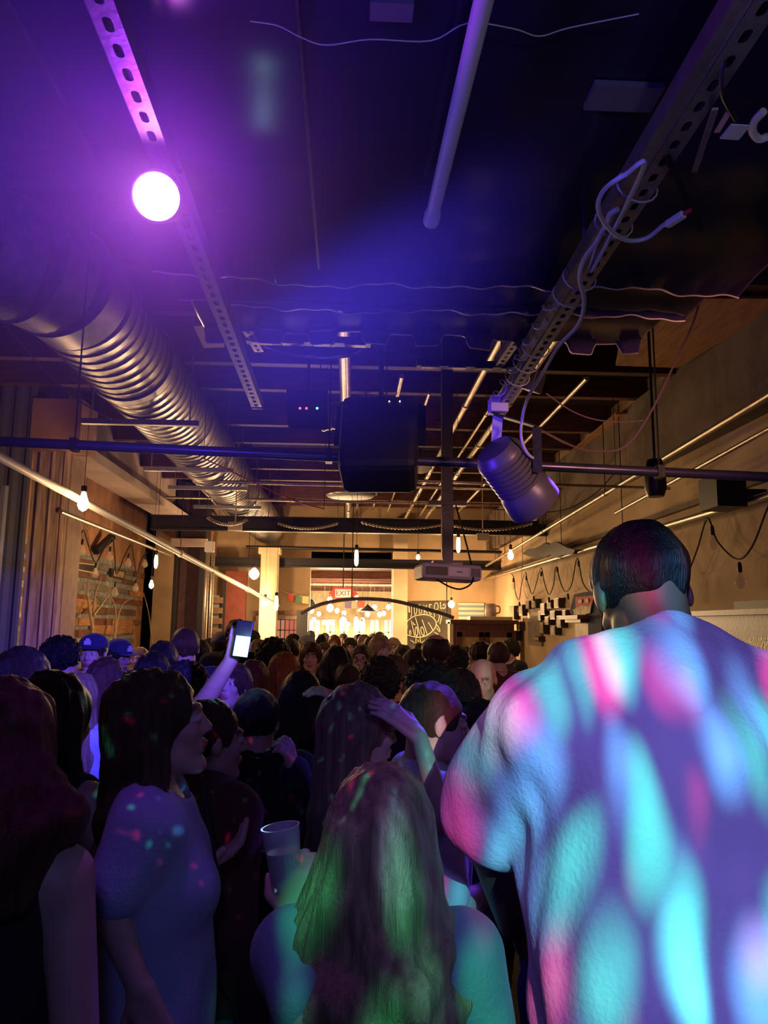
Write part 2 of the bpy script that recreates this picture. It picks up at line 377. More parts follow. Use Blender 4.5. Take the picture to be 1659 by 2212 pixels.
# cable ties/loops round the right channel
def at_strut(t, s=0.0, z=0.0):
    p = qa.lerp(qb, t); return p + side * s + Vector((0, 0, z))
cb = thing('power_cable', 'grey power cable looping off the right strut and hanging down to the black par can', 'cable', at_strut(.45, 0, -.03))
path = [at_strut(-.25, -.04, -.01), at_strut(.05, -.045, -.01), at_strut(.25, -.04, .0)]
loop = [PZ(1388, 368, ZB - .035), PZ(1350, 378, ZB - .045), PZ(1305, 410, ZB - .05), PZ(1292, 450, ZB - .05), PZ(1312, 490, ZB - .05), PZ(1352, 518, ZB - .045), PZ(1395, 515, ZB - .04), PZ(1435, 485, ZB - .035)]
MB().tube(smooth_path([at_strut(.30, -.035, .0), at_strut(.36, -.02, -.03)] + loop, 6), .0048, 8).build('cable_loop', M_GREYC, cb)
lo = PZ(1440, 486, ZB - .035); l2 = PZ(1478, 462, ZB - .035)
MB().beam(lo, l2, .016, .014).build('connector', M_WHITE, cb, bevel=.003)
MB().tube([l2, l2 + (l2 - lo) * .35], .0045, 8).build('plug_tip', mat('red_plug', (.5, .04, .05), .5), cb)
long_ = [(1335, 452, ZB - .03), (1318, 462, ZB - .03), (1312, 480, ZB - .03), (1290, 520, ZB - .03), (1262, 560, ZB - .03), (1252, 600, ZB - .03), (1262, 650, ZB - .04), (1250, 700, ZB - .045), (1205, 750, ZB - .05), (1170, 810, ZB - .05), (1140, 860, ZB - .07)]
pts = [PZ(*q) for q in long_]
pts += [PY(1128, 905, 2.75), PY(1126, 945, 2.75), PY(1140, 980, 2.78), PY(1168, 1000, 2.85)]
MB().tube(smooth_path(pts, 6), .0058, 8).build('cable_run', M_GREYC, cb)
cb2 = thing('signal_cable', 'thin grey cable spiralling along the side of the right strut', 'cable', at_strut(.6, -.04, 0))
sp = []
for i in range(90):
    t = .46 + .50 * i / 89; sp.append(at_strut(t, -.045 + .018 * math.sin(i * .55), .01 + .02 * math.cos(i * .55)))
MB().tube(sp, .0028, 6).build('spiral_run', M_GREYC, cb2)
for t in (.22, .29, .42, .47, .66, .73, .80):
    c = at_strut(t, -.012, .012); ring = []
    for k in range(17):
        a_ = 2 * math.pi * k / 16; ring.append(c + side * .046 * math.cos(a_) + Vector((0, 0, .034 * math.sin(a_))) + dq * .012 * math.cos(a_))
    o = MB().tube(ring, .0022, 6).build('cable_tie', M_GREYC, sr)
# white pole
wa, wb = PZ(1045, 0, 3.05 - .0), PZ(931, 478, 3.05)
wa, wb = PZ(1045, 0, 2.70), PZ(931, 478, 2.70)
wd_ = (wb - wa).normalized()
wp = thing('white_pole', 'thick white plastic pole hung under the black canopy, ending in a collar', 'pole', wb)
rw_ = 19 / F * wb.y * .82
MB().tube([wa - wd_ * .8, wb - wd_ * .05], rw_, 20).build('tube', M_WHITE, wp)
MB().tube([wb - wd_ * .05, wb - wd_ * .03, wb], [rw_, rw_ * 1.22, rw_ * 1.22], 20).build('end_collar', M_WHITE, wp)
for u in (.15, .9):
    p = wb - wd_ * u; MB().tube([p, Vector((p.x, p.y, ZS))], .004, 6).build('hanger_rod', M_BLACKM, wp)
# clutter above the right channel: dark bracket, second white bit
br = thing('canopy_bracket', 'dark twisted metal bracket hanging off the right strut channel', 'bracket', PZ(1470, 380, ZB))
MB().tube(smooth_path([PZ(1600, 100, ZB + .02), PZ(1565, 130, ZB), PZ(1560, 200, ZB - .02), PZ(1590, 260, ZB - .02)], 5), .004, 6).build('strap', M_BLACKM, br)
MB().beam(PZ(1440, 335, ZB - .01), PZ(1515, 498, ZB - .03), .012, .004).build('flat_arm', M_BLACKM, br)
MB().beam(PZ(1545, 235, ZB - .02), PZ(1500, 370, ZB - .02), .01, .005).build('cross_arm', M_GALV, br)
hk = thing('white_hook', 'white curved cable hook at the right edge under the canopy', 'hook', PZ(1640, 280, ZB))
MB().tube(smooth_path([PZ(1659, 295, ZB), PZ(1640, 300, ZB), PZ(1626, 285, ZB), PZ(1630, 262, ZB), PZ(1650, 240, ZB)], 6), .007, 8).build('hook_curve', M_WHITE, hk)
tg = thing('cable_tag', 'small pale tag with a pink end dangling by the right strut', 'tag', PZ(1560, 270, ZB - .02))
MB().beam(PZ(1548, 285, ZB - .02), PZ(1575, 240, ZB - .02), .010, .003).build('tag_strip', mat('pink_tag', (.8, .35, .4), .5), tg)
MB().beam(PZ(1575, 300, ZB), PZ(1600, 270, ZB), .035, .003).build('paper_label', M_WHITE, tg)

# ================================================================ magenta LED lamp hanging off the left strut
LC = PY(338, 425, 1.32); aim = (Vector((0, 0, CAMZ)) - LC + Vector((-.25, 0, .1))).normalized()
lp = thing('stage_lamp', 'round LED stage lamp glaring magenta white, under the left strut channel', 'stage light', LC)
MB().lathe([(.030, -.11), (.042, -.105), (.045, -.02), (.047, 0.0)], LC, aim, 28).build('housing', M_BLACK, lp)
MB().lathe([(.0485, -.004), (.0485, .006), (.044, .0065), (.044, .002)], LC, aim, 28).build('bezel', M_BLACK, lp)
MB().lathe([(.0435, .001), (.040, .006), (.025, .010), (.004, .012)], LC, aim, 28).build('lens', glow('magenta_led', (1.0, .30, 1.0), 26), lp)
pst = pa.lerp(pb, .33)
MB().tube([LC - aim * .05, LC - aim * .05 + Vector((.02, .02, .06)), Vector((LC.x + .03, LC.y + .04, ZB))], .006, 8).build('yoke', M_BLACKM, lp)
light('SPOT', 'lamp_glow_magenta', LC + aim * .02, 2.8, (1, .015, .85), .02, LC + aim, 172, .3)
light('SPOT', 'lamp_glow_blue', LC + aim * .02, 11, (.14, .02, 1.0), .02, LC + aim, 172, .3)
light('SPOT', 'duct_blue_fill', (-.95, 1.3, 2.45), 95, (.16, .03, 1.0), .06, (-1.35, 3.2, 4.2), 120, 1.0)  # added lamp away from the fixture, washing duct and ceiling blue
# ================================================================ spiral duct
def duct_thing():
    cx, cz, r = -1.72, CAMZ + 2.0, .335
    t = thing('spiral_duct', 'large galvanised spiral duct running down the left of the ceiling from a big elbow', 'duct', (cx, 4.4, cz))
    b = MB(); b.sm = True
    def sweep(path, rads, seg=40):
        MBt = MB(); MBt.tube(path, rads, seg); return MBt
    y = 4.5; P_, Q_ = [], []
    while y < 15.6:
        P_ += [Vector((cx, y, cz)), Vector((cx, y + .012, cz)), Vector((cx, y + .024, cz))]; Q_ += [r, r + .010, r]
        P_.append(Vector((cx, y + .128, cz))); Q_.append(r); y += .13
    sweep(P_, Q_).build('straight_run', M_GALV, t)
    # segmented elbow turning up and to the left at the near end
    pts = []; rad = []
    for k in range(6):
        a = R(k * 18); rr = .75
        c = Vector((cx - rr + rr * math.cos(a), 4.5 - rr * math.sin(a), cz)); pts += [c]; rad += [r * 1.04]
    for k in range(5):
        m = MB().tube([pts[k], pts[k].lerp(pts[k + 1], .96), pts[k + 1]], [r * 1.03, r * 1.03, r * 1.07], 40)
        m.build('elbow_gore', M_GALV, t)
    e = pts[-1]; MB().tube([e, e + Vector((-1.6, -.05, 0))], r * 1.03, 40).build('branch_run', M_GALV, t)
    for yy in (5.6, 7.3, 8.6, 9.8, 11.3, 12.9):
        MB().lathe([(r + .004, -.05), (r + .018, -.05), (r + .018, .05), (r + .004, .05)], (cx, yy, cz), (0, 1, 0), 40).build('joint_band', M_GALV, t)
    for yy in (6.1, 8.0, 9.1, 10.6, 12.3):
        MB().box((cx - .02, yy, cz - r - .03), (.95, .05, .045)).tube([(cx - .42, yy, cz - r), (cx - .42, yy, ZC)], .006, 6).tube([(cx + .38, yy, cz - r), (cx + .38, yy, ZC)], .006, 6).build('trapeze_hanger', M_GALV, t)
duct_thing()

# ================================================================ long pipes
def pipe(name, label, pts, r, mt=M_PIPE, couple=1.6, hang=None, seg=10, cat='pipe', loc=None, hz_=None):
    t = thing(name, label, cat, loc or pts[0])
    MB().tube(pts, r, seg).build('pipe_run', mt, t)
    a, b = Vector(pts[0]), Vector(pts[-1]); n = int((b - a).length / couple)
    for i in range(1, n):
        p = a.lerp(b, (i + .3) / n)
        d = (b - a).normalized(); MB().tube([p - d * .03, p + d * .03], r * 1.28, seg).build('coupling', mt, t)
        if hang: MB().tube([p + Vector((0, 0, r * .8)), Vector((p.x, p.y, hz_ or ZC))], .005, 6).build('hanger_rod', M_BLACKM, t)
    return t
def LP(rx, h, y0, y1): return [Vector((rx * h, y0, CAMZ + h)), Vector((rx * h, y1, CAMZ + h))]
pipe('sprinkler_pipe', 'thick steel main pipe running straight back along the middle of the ceiling', [(-.075, 4.4, 3.95), (-.03, 15.7, 3.93)], .052, couple=2.2, hang=True, seg=16)
pipe('conduit', 'thin conduit just right of the thick main pipe', LP(.06, 2.35, 7.5, 15.5), .022, hang=True)
for i, (rx, h, y0, y1, r, lab) in enumerate([
    (.20, 2.4, 7.0, 15.5, .025, 'conduit seen below the hanging speaker, nearest its right edge'),
    (.335, 2.3, 7.2, 15.5, .016, 'wavering thin conduit between the speaker and the projector pole'),
    (.52, 2.2, 5.0, 15.5, .030, 'bright conduit running back past the foot of the projector pole'),
    (.64, 2.25, 5.6, 15.5, .018, 'thin conduit of the pair passing behind the par can strap'),
    (.71, 2.2, 4.8, 15.5, .034, 'thick conduit of the pair passing behind the par can strap'),
    (.95, 2.15, 6.2, 14.0, .022, 'conduit emerging from behind the black par can on its right')]):
    pipe('conduit', lab, LP(rx, h, y0, y1), r, hang=(i in (1, 4)))
pipe('steam_pipe', 'uppermost long pipe along the right wall, passing a lit bulb', [PX(1700, 830, 2.75), PX(1050, 1222, 2.75)], .024, hang=True, couple=2.2)
pipe('steam_pipe', 'middle long pipe along the right wall above the string lights', [PX(1700, 905, 2.62), PX(1330, 1108, 2.62)], .016, hang=True, couple=2.4)
pipe('steam_pipe', 'lowest long pipe along the right wall, just over the string light swags', [PX(1700, 1058, 2.9), PX(1040, 1254, 2.9)], .028, hang=True, couple=2.2)
pipe('conduit', 'conduit at upper left running beside the spiral duct', [PX(40, 640, -2.3), PX(590, 1220, -2.3)], .018, hang=True, couple=3)
pipe('steam_pipe', 'pale pipe at left passing right behind the big lit bulb', [PY(-60, 955, 5.3), PY(600, 1308, 15.0)], .036, M_WHITE, hang=True, couple=2.6)
pipe('steam_pipe', 'steel pipe in the left alcove above the framed pictures', [PX(130, 1105, -3.0), PX(368, 1200, -3.0)], .024, couple=3)
for i, (y, z, x0, x1, r, lab) in enumerate([
    (9.0, 3.42, -1.9, 2.6, .022, 'crosswise conduit nearest behind the speaker'),
    (6.8, 3.05, .5, 3.0, .014, 'thin crosswise rail behind the black par can'),
    (10.6, 3.48, -2.6, 2.9, .020, 'crosswise conduit in front of the dark steel beam'),
    (12.9, 3.35, -2.2, 1.9, .022, 'crosswise conduit just behind the dark steel beam'),
    (14.6, 3.2, -2.0, 3.0, .030, 'dark crosswise pipe above the opening to the next room')]):
    pipe('conduit', lab, [(x0, y, z + .03), (x1, y, z)], r, M_PIPE if i < 4 else M_BLACKM, couple=1.3)
# dark steel beams
for y, z, lab, h in ((11.6, 3.28, 'dark steel beam crossing the room above the hanging tubes of light', .20), (15.2, 2.98, 'dark steel beam over the opening to the next room', .16)):
    b = MB().box((.1, y, z + h / 2), (6.3, .14, .03)).box((.1, y, z - h / 2), (6.3, .14, .03)).box((.1, y, z), (6.3, .03, h))
    tag(b.build('steel_beam', M_BLACKM), lab, 'beam')
# orange boards under the joists at right
for q, lab in (([(1515, 645), (1659, 645), (1700, 650), (1465, 795), (1330, 790), (1340, 735)], 'orange plywood panel on the ceiling at the upper right'),
               ([(1330, 895), (1400, 893), (1290, 975), (1235, 975)], 'small orange board on the ceiling right of the par can'),
               ([(418, 705), (470, 700), (485, 750), (440, 752)], 'small orange board on the ceiling left of the long strut end')):
    zz = ZC - .33
    pts = [PZ(x, y, zz) for x, y in q]
    tag(MB().poly(pts, .02, (0, 0, 1)).build('ceiling_board', M_PINE), lab, 'board')
pc = thing('stub_duct', 'short ribbed duct hanging behind the top of the black speaker', 'duct', PY(720, 900, 5.2))
a, b = PY(690, 905, 5.3), PY(835, 880, 5.3)
MB().tube([a.lerp(b, i / 24) for i in range(25)], [.09 + .008 * (i % 2) for i in range(25)], 18).build('ribbed_run', M_GALV, pc)
for e_ in (a, b): MB().tube([e_, Vector((e_.x, e_.y, ZC))], .005, 5).build('hanger_wire', M_BLACKM, pc)
gr = thing('ceiling_bulkhead_light', 'small round ceiling light fixture above the dark steel beam', 'light fixture', (.95, 10.0, 3.9))
MB().lathe([(.16, 0), (.16, -.03), (.10, -.07), (.05, -.09)], (.95, 10.0, 3.9), (0, 0, 1)).build('shade', M_WHITE, gr)
MB().tube([(.95, 10, 3.9), (.95, 10, ZC)], .008, 6).build('stem', M_BLACKM, gr)
for (x, y, z, s) in [(-.55, 8.3, 3.85, 0)]:
    pass
fan = thing('ceiling_fan_disc', 'thin round metal tray hanging by the main pipe near the beam', 'tray', (-.05, 10.9, 3.62))
MB().lathe([(.34, 0), (.36, .015), (.34, .03)], (0, 10.9, 3.62), (0, 0, 1), 36).build('tray_disc', M_GALV, fan)
MB().tube([(0, 10.9, 3.64), (0, 10.9, ZC)], .006, 6).build('stem', M_BLACKM, fan)
# black round ring object and black bracket rail near canopy edge
rg = thing('hanging_hoop', 'dark curved metal hoop hanging behind the canopy edge with a blue glint', 'hoop', PY(680, 740, 3.2))
MB().tube(smooth_path([PY(540, 742, 3.2), PY(580, 752, 3.2), PY(640, 768, 3.2), PY(700, 773, 3.2), PY(760, 768, 3.2), PY(790, 752, 3.2), PY(806, 735, 3.2)], 6), .006, 8).build('hoop_rim', M_GALV, rg)
MB().poly([PY(x, y, 3.22) for x, y in [(545, 735), (580, 750), (640, 766), (700, 771), (760, 766), (790, 750), (804, 735), (700, 730)]], .01, (0, 1, 0)).build('hoop_plate', M_BLACKM, rg)
for xa, xb, z, y, lab in ((530, 800, 2.96, 3.1, 'black cross rail hanging left behind the canopy edge'), (900, 1130, 2.96, 3.35, 'black cross rail hanging right behind the canopy edge')):
    t = thing('cross_rail', lab, 'rail', (PY(xa, 790, y).x, y, z)); x0, x1 = PY(xa, 790, y).x, PY(xb, 790, y).x
    MB().box(((x0 + x1) / 2, y, z), (x1 - x0, .045, .03)).build('rail_bar', M_BLACKM, t)
    for k in range(4): 
        xx = x0 + (x1 - x0) * (k + .5) / 4; MB().box((xx, y - .004, z - .018), ((x1 - x0) / 6, .03, .005)).build('pale_strip', M_PIPE, t)
    for xx in (x0 + .05, x1 - .05): MB().tube([(xx, y, z), (xx, y, ZC)], .006, 6).build('hanger_rod', M_BLACKM, t)

# ================================================================ lighting bar with speaker and par can
BY = 3.25
b0, b1 = PY(-120, 948, BY), PY(1780, 1036, BY)
bar = thing('lighting_bar', 'dark steel pipe bar hung across the whole stage front', 'bar', b0)
M_BAR = mat('dark_bar_paint', (.10, .10, .14), .3, .6)
MB().tube([b0, b1], .022, 16).build('bar_pipe', M_BAR, bar)
for x in (688, 1410, 150):
    p = b0.lerp(b1, (x + 120) / 1900); MB().tube([p, Vector((p.x, p.y, ZC))], .004, 6).box(p, (.03, .055, .055)).build('hanger_clamp', M_BLACKM, bar)
sc_ = PY(820, 962, 3.18)
spk = thing('hanging_speaker', 'black loudspeaker hanging from the lighting bar, seen from behind', 'speaker', sc_)
Rm = Euler((R(-18), 0, R(-6))).to_matrix()
MB().box(sc_, (.33, .26, .36), Rm).build('cabinet', mat('speaker_shell', (.018, .018, .02), .6, bump=.3, bscale=150), spk, bevel=.035)
MB().box(sc_ + Rm @ Vector((0, -.128, .12)), (.20, .012, .07), Rm).build('rear_panel', M_BLACKM, spk, bevel=.004)
for dx, c in ((.045, (1, .7, .2)), (.09, (.9, .95, 1))):
    MB().lathe([(.003, 0), (.002, .004)], sc_ + Rm @ Vector((dx, -.136, .135)), Rm @ Vector((0, -1, 0)), 8).build('indicator_light', glow('indicator_%d' % int(dx * 1000), c, 6), spk)
for s_ in (-1, 1):
    MB().beam(sc_ + Rm @ Vector((s_ * .175, 0, .0)), sc_ + Rm @ Vector((s_ * .175, .02, .22)), .006, .05, (1, 0, 0)).build('bracket_arm', M_BLACKM, spk)
MB().beam(sc_ + Rm @ Vector((-.18, .02, .22)), sc_ + Rm @ Vector((.18, .02, .22)), .05, .008).tube([sc_ + Rm @ Vector((0, .02, .22)), sc_ + Vector((0, .05, .9))], .012, 8).build('bracket_bridge', M_BLACKM, spk)
# unlit par can
c0 = PY(1112, 1030, 2.9); ax = Vector((.60, .42, -.62)).normalized()
pcn = thing('par_can', 'black par can spotlight hanging from the end of the right strut, its side lit blue', 'stage light', c0)
prof = [(.03, -.155), (.075, -.15), (.098, -.12)]
for k in range(7): h = -.11 + k * .022; prof += [(.100, h), (.100, h + .014), (.092, h + .015), (.092, h + .021)]
prof += [(.104, .06), (.112, .12), (.112, .15), (.098, .152)]
MB().lathe(prof, c0, ax, 36).build('can_body', mat('par_black', (.11, .11, .12), .4, .2), pcn)
MB().lathe([(.097, 0), (.09, .004), (.02, .02)], c0 + ax * .148, ax, 32).build('lens', M_BLACK, pcn)
hang_pt = PY(1076, 893, 2.85)
sd = ax.cross(Vector((0, 0, 1))).normalized()
M_YOKE = mat('pale_yoke_paint', (.55, .55, .58), .45)
pv = c0 - sd * .118
MB().beam(pv, hang_pt, .040, .005, (.2, 1, 0)).build('yoke_arm', M_YOKE, pcn)
pv2 = c0 + sd * .118
MB().beam(pv2, pv2 + Vector((.0, 0, .18)), .035, .005, (.2, 1, 0)).build('yoke_arm', M_BLACKM, pcn)
MB().beam(hang_pt + Vector((-.03, 0, 0)), pv2 + Vector((.0, 0, .18)), .035, .006).build('yoke_bridge', M_BLACKM, pcn)
MB().lathe([(.022, -.012), (.022, .012), (.01, .02)], pv, -sd, 12).build('tilt_knob', M_BLACK, pcn)
MB().box(hang_pt + Vector((0, 0, .03)), (.07, .07, .06)).tube([hang_pt, Vector((hang_pt.x, hang_pt.y, ZB + .02))], .008, 8).build('clamp', M_YOKE, pcn, bevel=.006)
# cluttered black boxes (cables, power packs) at strut end
ju = thing('power_box', 'black power box strapped to the far end of the right strut channel', 'box', PY(1145, 800, 2.7))
c = PY(1150, 822, 2.72); MB().box(c, (.06, .14, .08), (R(10), R(20), R(-25))).build('box_shell', M_BLACK, ju, bevel=.006)
MB().tube([c + Vector((-.02, 0, .03)), c + Vector((-.05, .02, .1)), c + Vector((-.02, .1, .14))], .006, 6).build('lead', M_BLACK, ju)
MB().tube([c, Vector((c.x, c.y, ZB + .03))], .006, 6).build('hanger', M_BLACKM, ju)
dm = thing('stage_monitor', 'dark fixture box with small red indicator lights left of the speaker', 'fixture', PY(655, 900, 3.6))
c = PY(665, 885, 3.6); MB().box(c, (.20, .22, .10), (R(-12), 0, 0)).tube([c, Vector((c.x, c.y, ZC))], .008, 6).build('fixture_shell', M_BLACK, dm)
for px, cc in ((648, (1, .05, .1)), (662, (1, .05, .1)), (685, (.1, 1, .4))):
    p = PY(px, 882, 3.46); MB().lathe([(.006, 0), (.004, .004)], p, (0, -1, 0), 8).build('indicator_light', glow('led_%d' % px, cc, 5), dm)
# dark hanging fixture right
c = PY(1415, 1030, 5.0)
df = thing('hanging_fixture', 'dark round fixture hanging below the bar at the right', 'fixture', c)
MB().lathe([(.05, .12), (.07, .05), (.075, -.08), (.055, -.14)], c, (0, 0, 1), 18).tube([c, Vector((c.x, c.y, ZC))], .01, 6).build('fixture_body', M_BLACKM, df)
c = PX(1560, 1065, 2.75); db = thing('wall_speaker', 'dark box speaker high on the right wall above the string lights', 'speaker', c)
MB().box(c, (.22, .28, .24)).box(c + Vector((.2, 0, .0)), (.25, .06, .06)).build('cabinet', M_BLACK, db)

# loose cables right of the strut
for i, (ps, lab, r) in enumerate([
    ([(1520, 600), (1500, 690), (1450, 800), (1400, 900), (1350, 965), (1290, 975), (1240, 965), (1160, 925)], 'brown cable looping down from the orange plywood to the par can', .0045),
    ([(1180, 850), (1230, 885), (1280, 905), (1340, 912), (1395, 908)], 'thin brown cable sagging level right of the par can', .003),
    ([(0, 690), (60, 760), (110, 815), (170, 865), (240, 905)], 'pale cable sagging at the far upper left under the duct', .004),
    ([(440, 990), (620, 1075), (700, 1100)], 'red wire trailing along the right side of the spiral duct', .006),
    ([(1060, 1100), (1200, 1105), (1280, 1070), (1330, 1020)], 'slack cable under the ceiling right of the projector pole', .005)]):
    Yv = [2.9, 2.9, 3.4, 6.5, 7][i]
    t = thing('slack_cable', lab, 'cable', PY(*ps[0], Yv))
    if i >= 3:
        for q_ in (0, -1): e_ = PY(*ps[q_], Yv + .01 * (q_ % len(ps))); MB().tube([e_, Vector((e_.x, e_.y, ZC))], .003, 5).build('tie_wire', M_BLACKM, t)
    MB().tube(smooth_path([PY(x, y, Yv + .01 * k) for k, (x, y) in enumerate(ps)], 6), r, 6).build('cable_run', mat('red_wire', (.6, .06, .05), .5) if i == 3 else mat('brown_cable', (.16, .10, .07), .5), t)

# ================================================================ projector on its pole
pj = PY(966, 1238, 5.0); pr = thing('projector', 'blue-lit video projector hanging on a black pole at centre', 'projector', pj)
Rp = Euler((0, R(2), R(6))).to_matrix()
M_PJ = mat('projector_shell', (.55, .55, .6), .45)
MB().box(pj, (.40, .30, .105), Rp).build('housing', M_PJ, pr, bevel=.022)
MB().box(pj + Rp @ Vector((-.105, -.151, .0)), (.145, .006, .055), Rp).build('connector_panel', M_BLACK, pr)
MB().box(pj + Rp @ Vector((.04, -.151, .0)), (.13, .006, .060), Rp).build('rear_cover', mat('pj_cover', (.7, .7, .75), .4), pr)
MB().box(pj + Rp @ Vector((.045, -.155, .0)), (.035, .004, .006), Rp).build('logo_mark', M_BLACK, pr)
g = MB()
for k in range(9): g.box(pj + Rp @ Vector((.125 + k * .007, -.152, 0)), (.003, .006, .055), Rp)
g.build('vent_grille', M_BLACKM, pr)
MB().box(pj + Vector((.0, 0, .07)), (.2, .12, .02)).box(pj + Vector((.0, 0, .09)), (.07, .07, .03)).build('mount_plate', M_BLACKM, pr)
MB().box((pj.x + .0, pj.y, (pj.z + .1 + ZC) / 2), (.075, .06, ZC - pj.z - .1)).build('pole', M_BLACKM, pr)
MB().box((pj.x, pj.y, pj.z + .47), (.26, .08, .03)).build('pole_collar', M_BLACKM, pr)
MB().tube(smooth_path([pj + Vector((-.09, -.14, -.05)), pj + Vector((.0, -.15, -.10)), pj + Vector((.08, -.15, -.11)), pj + Vector((.15, -.14, -.05)), pj + Vector((.14, -.05, .12)), pj + Vector((.05, 0, .5))], 6), .006, 6).build('power_lead', M_BLACK, pr)

# ================================================================ bulbs
M_CLEAR = mat('clear_bulb_glass', (.9, .8, .65), .05, alpha=.25)
M_SOCK = mat('black_socket', (.015, .012, .012), .5)
def bulb_mesh(kind, lit, s=1.0):
    g_ = {'st': [(.010, 0), (.014, -.012), (.020, -.035), (.031, -.065), (.032, -.085), (.022, -.108), (.004, -.120)],
          'tube': [(.012, 0), (.016, -.02), (.020, -.05), (.021, -.11), (.016, -.145), (.004, -.16)],
          'globe': [(.012, 0), (.022, -.012), (.045, -.035), (.056, -.065), (.046, -.10), (.022, -.122), (.004, -.128)],
          'mini': [(.008, 0), (.012, -.01), (.022, -.03), (.026, -.047), (.018, -.066), (.004, -.074)]}[kind]
    return [(r * s, h * s) for r, h in g_]
bulb_n = [0]
def bulb(pos, kind, label, strength=30, col=(1.0, .58, .27), watt=14, cord=None, group=None, s=1.0, name='pendant_bulb', lightobj=True):
    t = thing(name, label, 'light bulb', pos, group)
    pr_ = bulb_mesh(kind, True, s)
    top = pos + Vector((0, 0, -pr_[-1][1] / 2))
    m = glow('filament_%d' % strength, col, strength)
    MB().lathe(pr_, top, (0, 0, 1), 14).build('glass', m, t)
    MB().lathe([(.014 * s, -.006), (.018 * s, 0), (.018 * s, .045), (.006, .055)], top, (0, 0, 1), 12).build('socket', M_SOCK, t)
    if cord is not None: MB().tube([top + Vector((0, 0, .05)), Vector((top.x, top.y, cord))], .0028, 5).build('cord', M_SOCK, t)
    if lightobj and watt: light('POINT', 'bulb_light', pos + Vector((0, -.01, -.15 * s)), watt * (.17 if pos.y < 9 else (1.7 if pos.y < 16 else 2.6)), col, .05)
    return t
bulb(PY(180, 1083, 6.7), 'st', 'big bright teardrop bulb hanging at left in front of the pale pipe', 40, watt=170, cord=ZC, s=1.5)
bulb(PY(337, 1213, 9.5), 'tube', 'lit tubular bulb under the alcove pipe at left, the upper of two', 26, watt=14, cord=ZC, s=1.1)
bulb(PY(327, 1262, 10.2), 'st', 'small lit bulb in the left alcove, the lower of two', 22, watt=8, cord=ZC)
bulb(PY(150, 1258, 9.3), 'mini', 'tiny lit bulb beside the framed pennant in the left alcove', 14, watt=4, cord=ZC)
bulb(PY(549, 1239, 13.0), 'globe', 'glaring round bulb by the cream column at left rear', 60, watt=70, cord=3.42, s=1.6)
bulb(PY(597, 1303, 12.0), 'tube', 'very bright long bulb hanging over the crowd at left rear', 60, watt=50, cord=ZC, s=1.5)
bulb(PY(573, 1300, 14.2), 'globe', 'bright bulb low against the cream column at left rear', 50, watt=40, cord=ZC, s=1.4)
bulb(PY(770, 1205, 8.0), 'tube', 'lit tubular bulb left of the projector', 30, watt=16, cord=ZC, s=1.1)
bulb(PY(990, 1177, 7.4), 'tube', 'lit tubular bulb directly above the projector', 30, watt=16, cord=ZC)
bulb(PY(1103, 1198, 8.2), 'st', 'lit teardrop bulb right of the projector by the steam pipe', 30, watt=18, cord=ZC)
bulb(PY(975, 1305, 14.6), 'globe', 'glaring round bulb in front of the chalkboard and striped flag', 50, watt=90, cord=ZC, s=1.2)
bulb(PY(903, 1203, 9.0), 'mini', 'small clear bulb with amber filament above the projector left end', 9, watt=3, cord=ZC)
nb = [(673, 1319, 18), (712, 1295, 19), (713, 1313, 17), (728, 1319, 19), (743, 1324, 20), (741, 1341, 17.5), (770, 1292, 18.5), (794, 1326, 18), (800, 1315, 20), (809, 1311, 19.5), (820, 1327, 19), (829, 1325, 20), (678, 1338, 21), (689, 1326, 21), (713, 1343, 21), (781, 1350, 19), (769, 1337, 22), (783, 1339, 22), (839, 1311, 19), (700, 1344, 20), (752, 1348, 22)]
nb_l = ['upper left under the prayer flags', 'topmost, left of the exit sign', 'large, below the red flag', 'beside the pale flag', 'below the middle of the garland', 'largest, at the centre of the opening', 'right of the exit sign', 'under the dark conical shade', 'in the pair at upper right, its left one', 'in the pair at upper right, its right one', 'right of the conical shade', 'far right under the beam', 'lowest at the left window', 'small, at the left by the black panel', 'low, before the second window', 'big, before the fourth window', 'small, between third and fourth windows', 'small, above the fourth window', 'against the right jamb', 'low, between first and second windows', 'low, before the third window']
for (x, y, Y), l_ in zip(nb, nb_l):
    big = 'larg' in l_ or 'big' in l_
    bulb(PY(x, y, Y), 'globe', 'glowing globe bulb in the next room, ' + l_, 55 if big else 40, (1, .68, .36), watt=(110 if big else 0), cord=2.95, group='globe bulbs in the next room', s=1.5 if big else 1.1, name='globe_bulb')
light('AREA', 'next_room_fill_light', (0, 20.5, 2.7), 1100, (1, .72, .40), 3.0, (0, 20, 0))  # added area light that brightens the next room, no such fixture
# dark pendant shades
for (x, y, Y, lab) in ((794, 1318, 18.0, 'dark conical pendant shade in the next room'), (673, 1307, 18.0, 'small enamel pendant shade in the next room at left')):
    p = PY(x, y, Y); t = thing('pendant_lamp', lab, 'lamp', p)
    MB().lathe([(.03, .13), (.05, .11), (.26 if x > 700 else .14, -.02), (.26 if x > 700 else .14, -.03)], p, (0, 0, 1), 20).build('shade', M_BLACKM, t)
    MB().tube([p + Vector((0, 0, .12)), Vector((p.x, p.y, 2.95))], .006, 6).build('cord', M_SOCK, t)

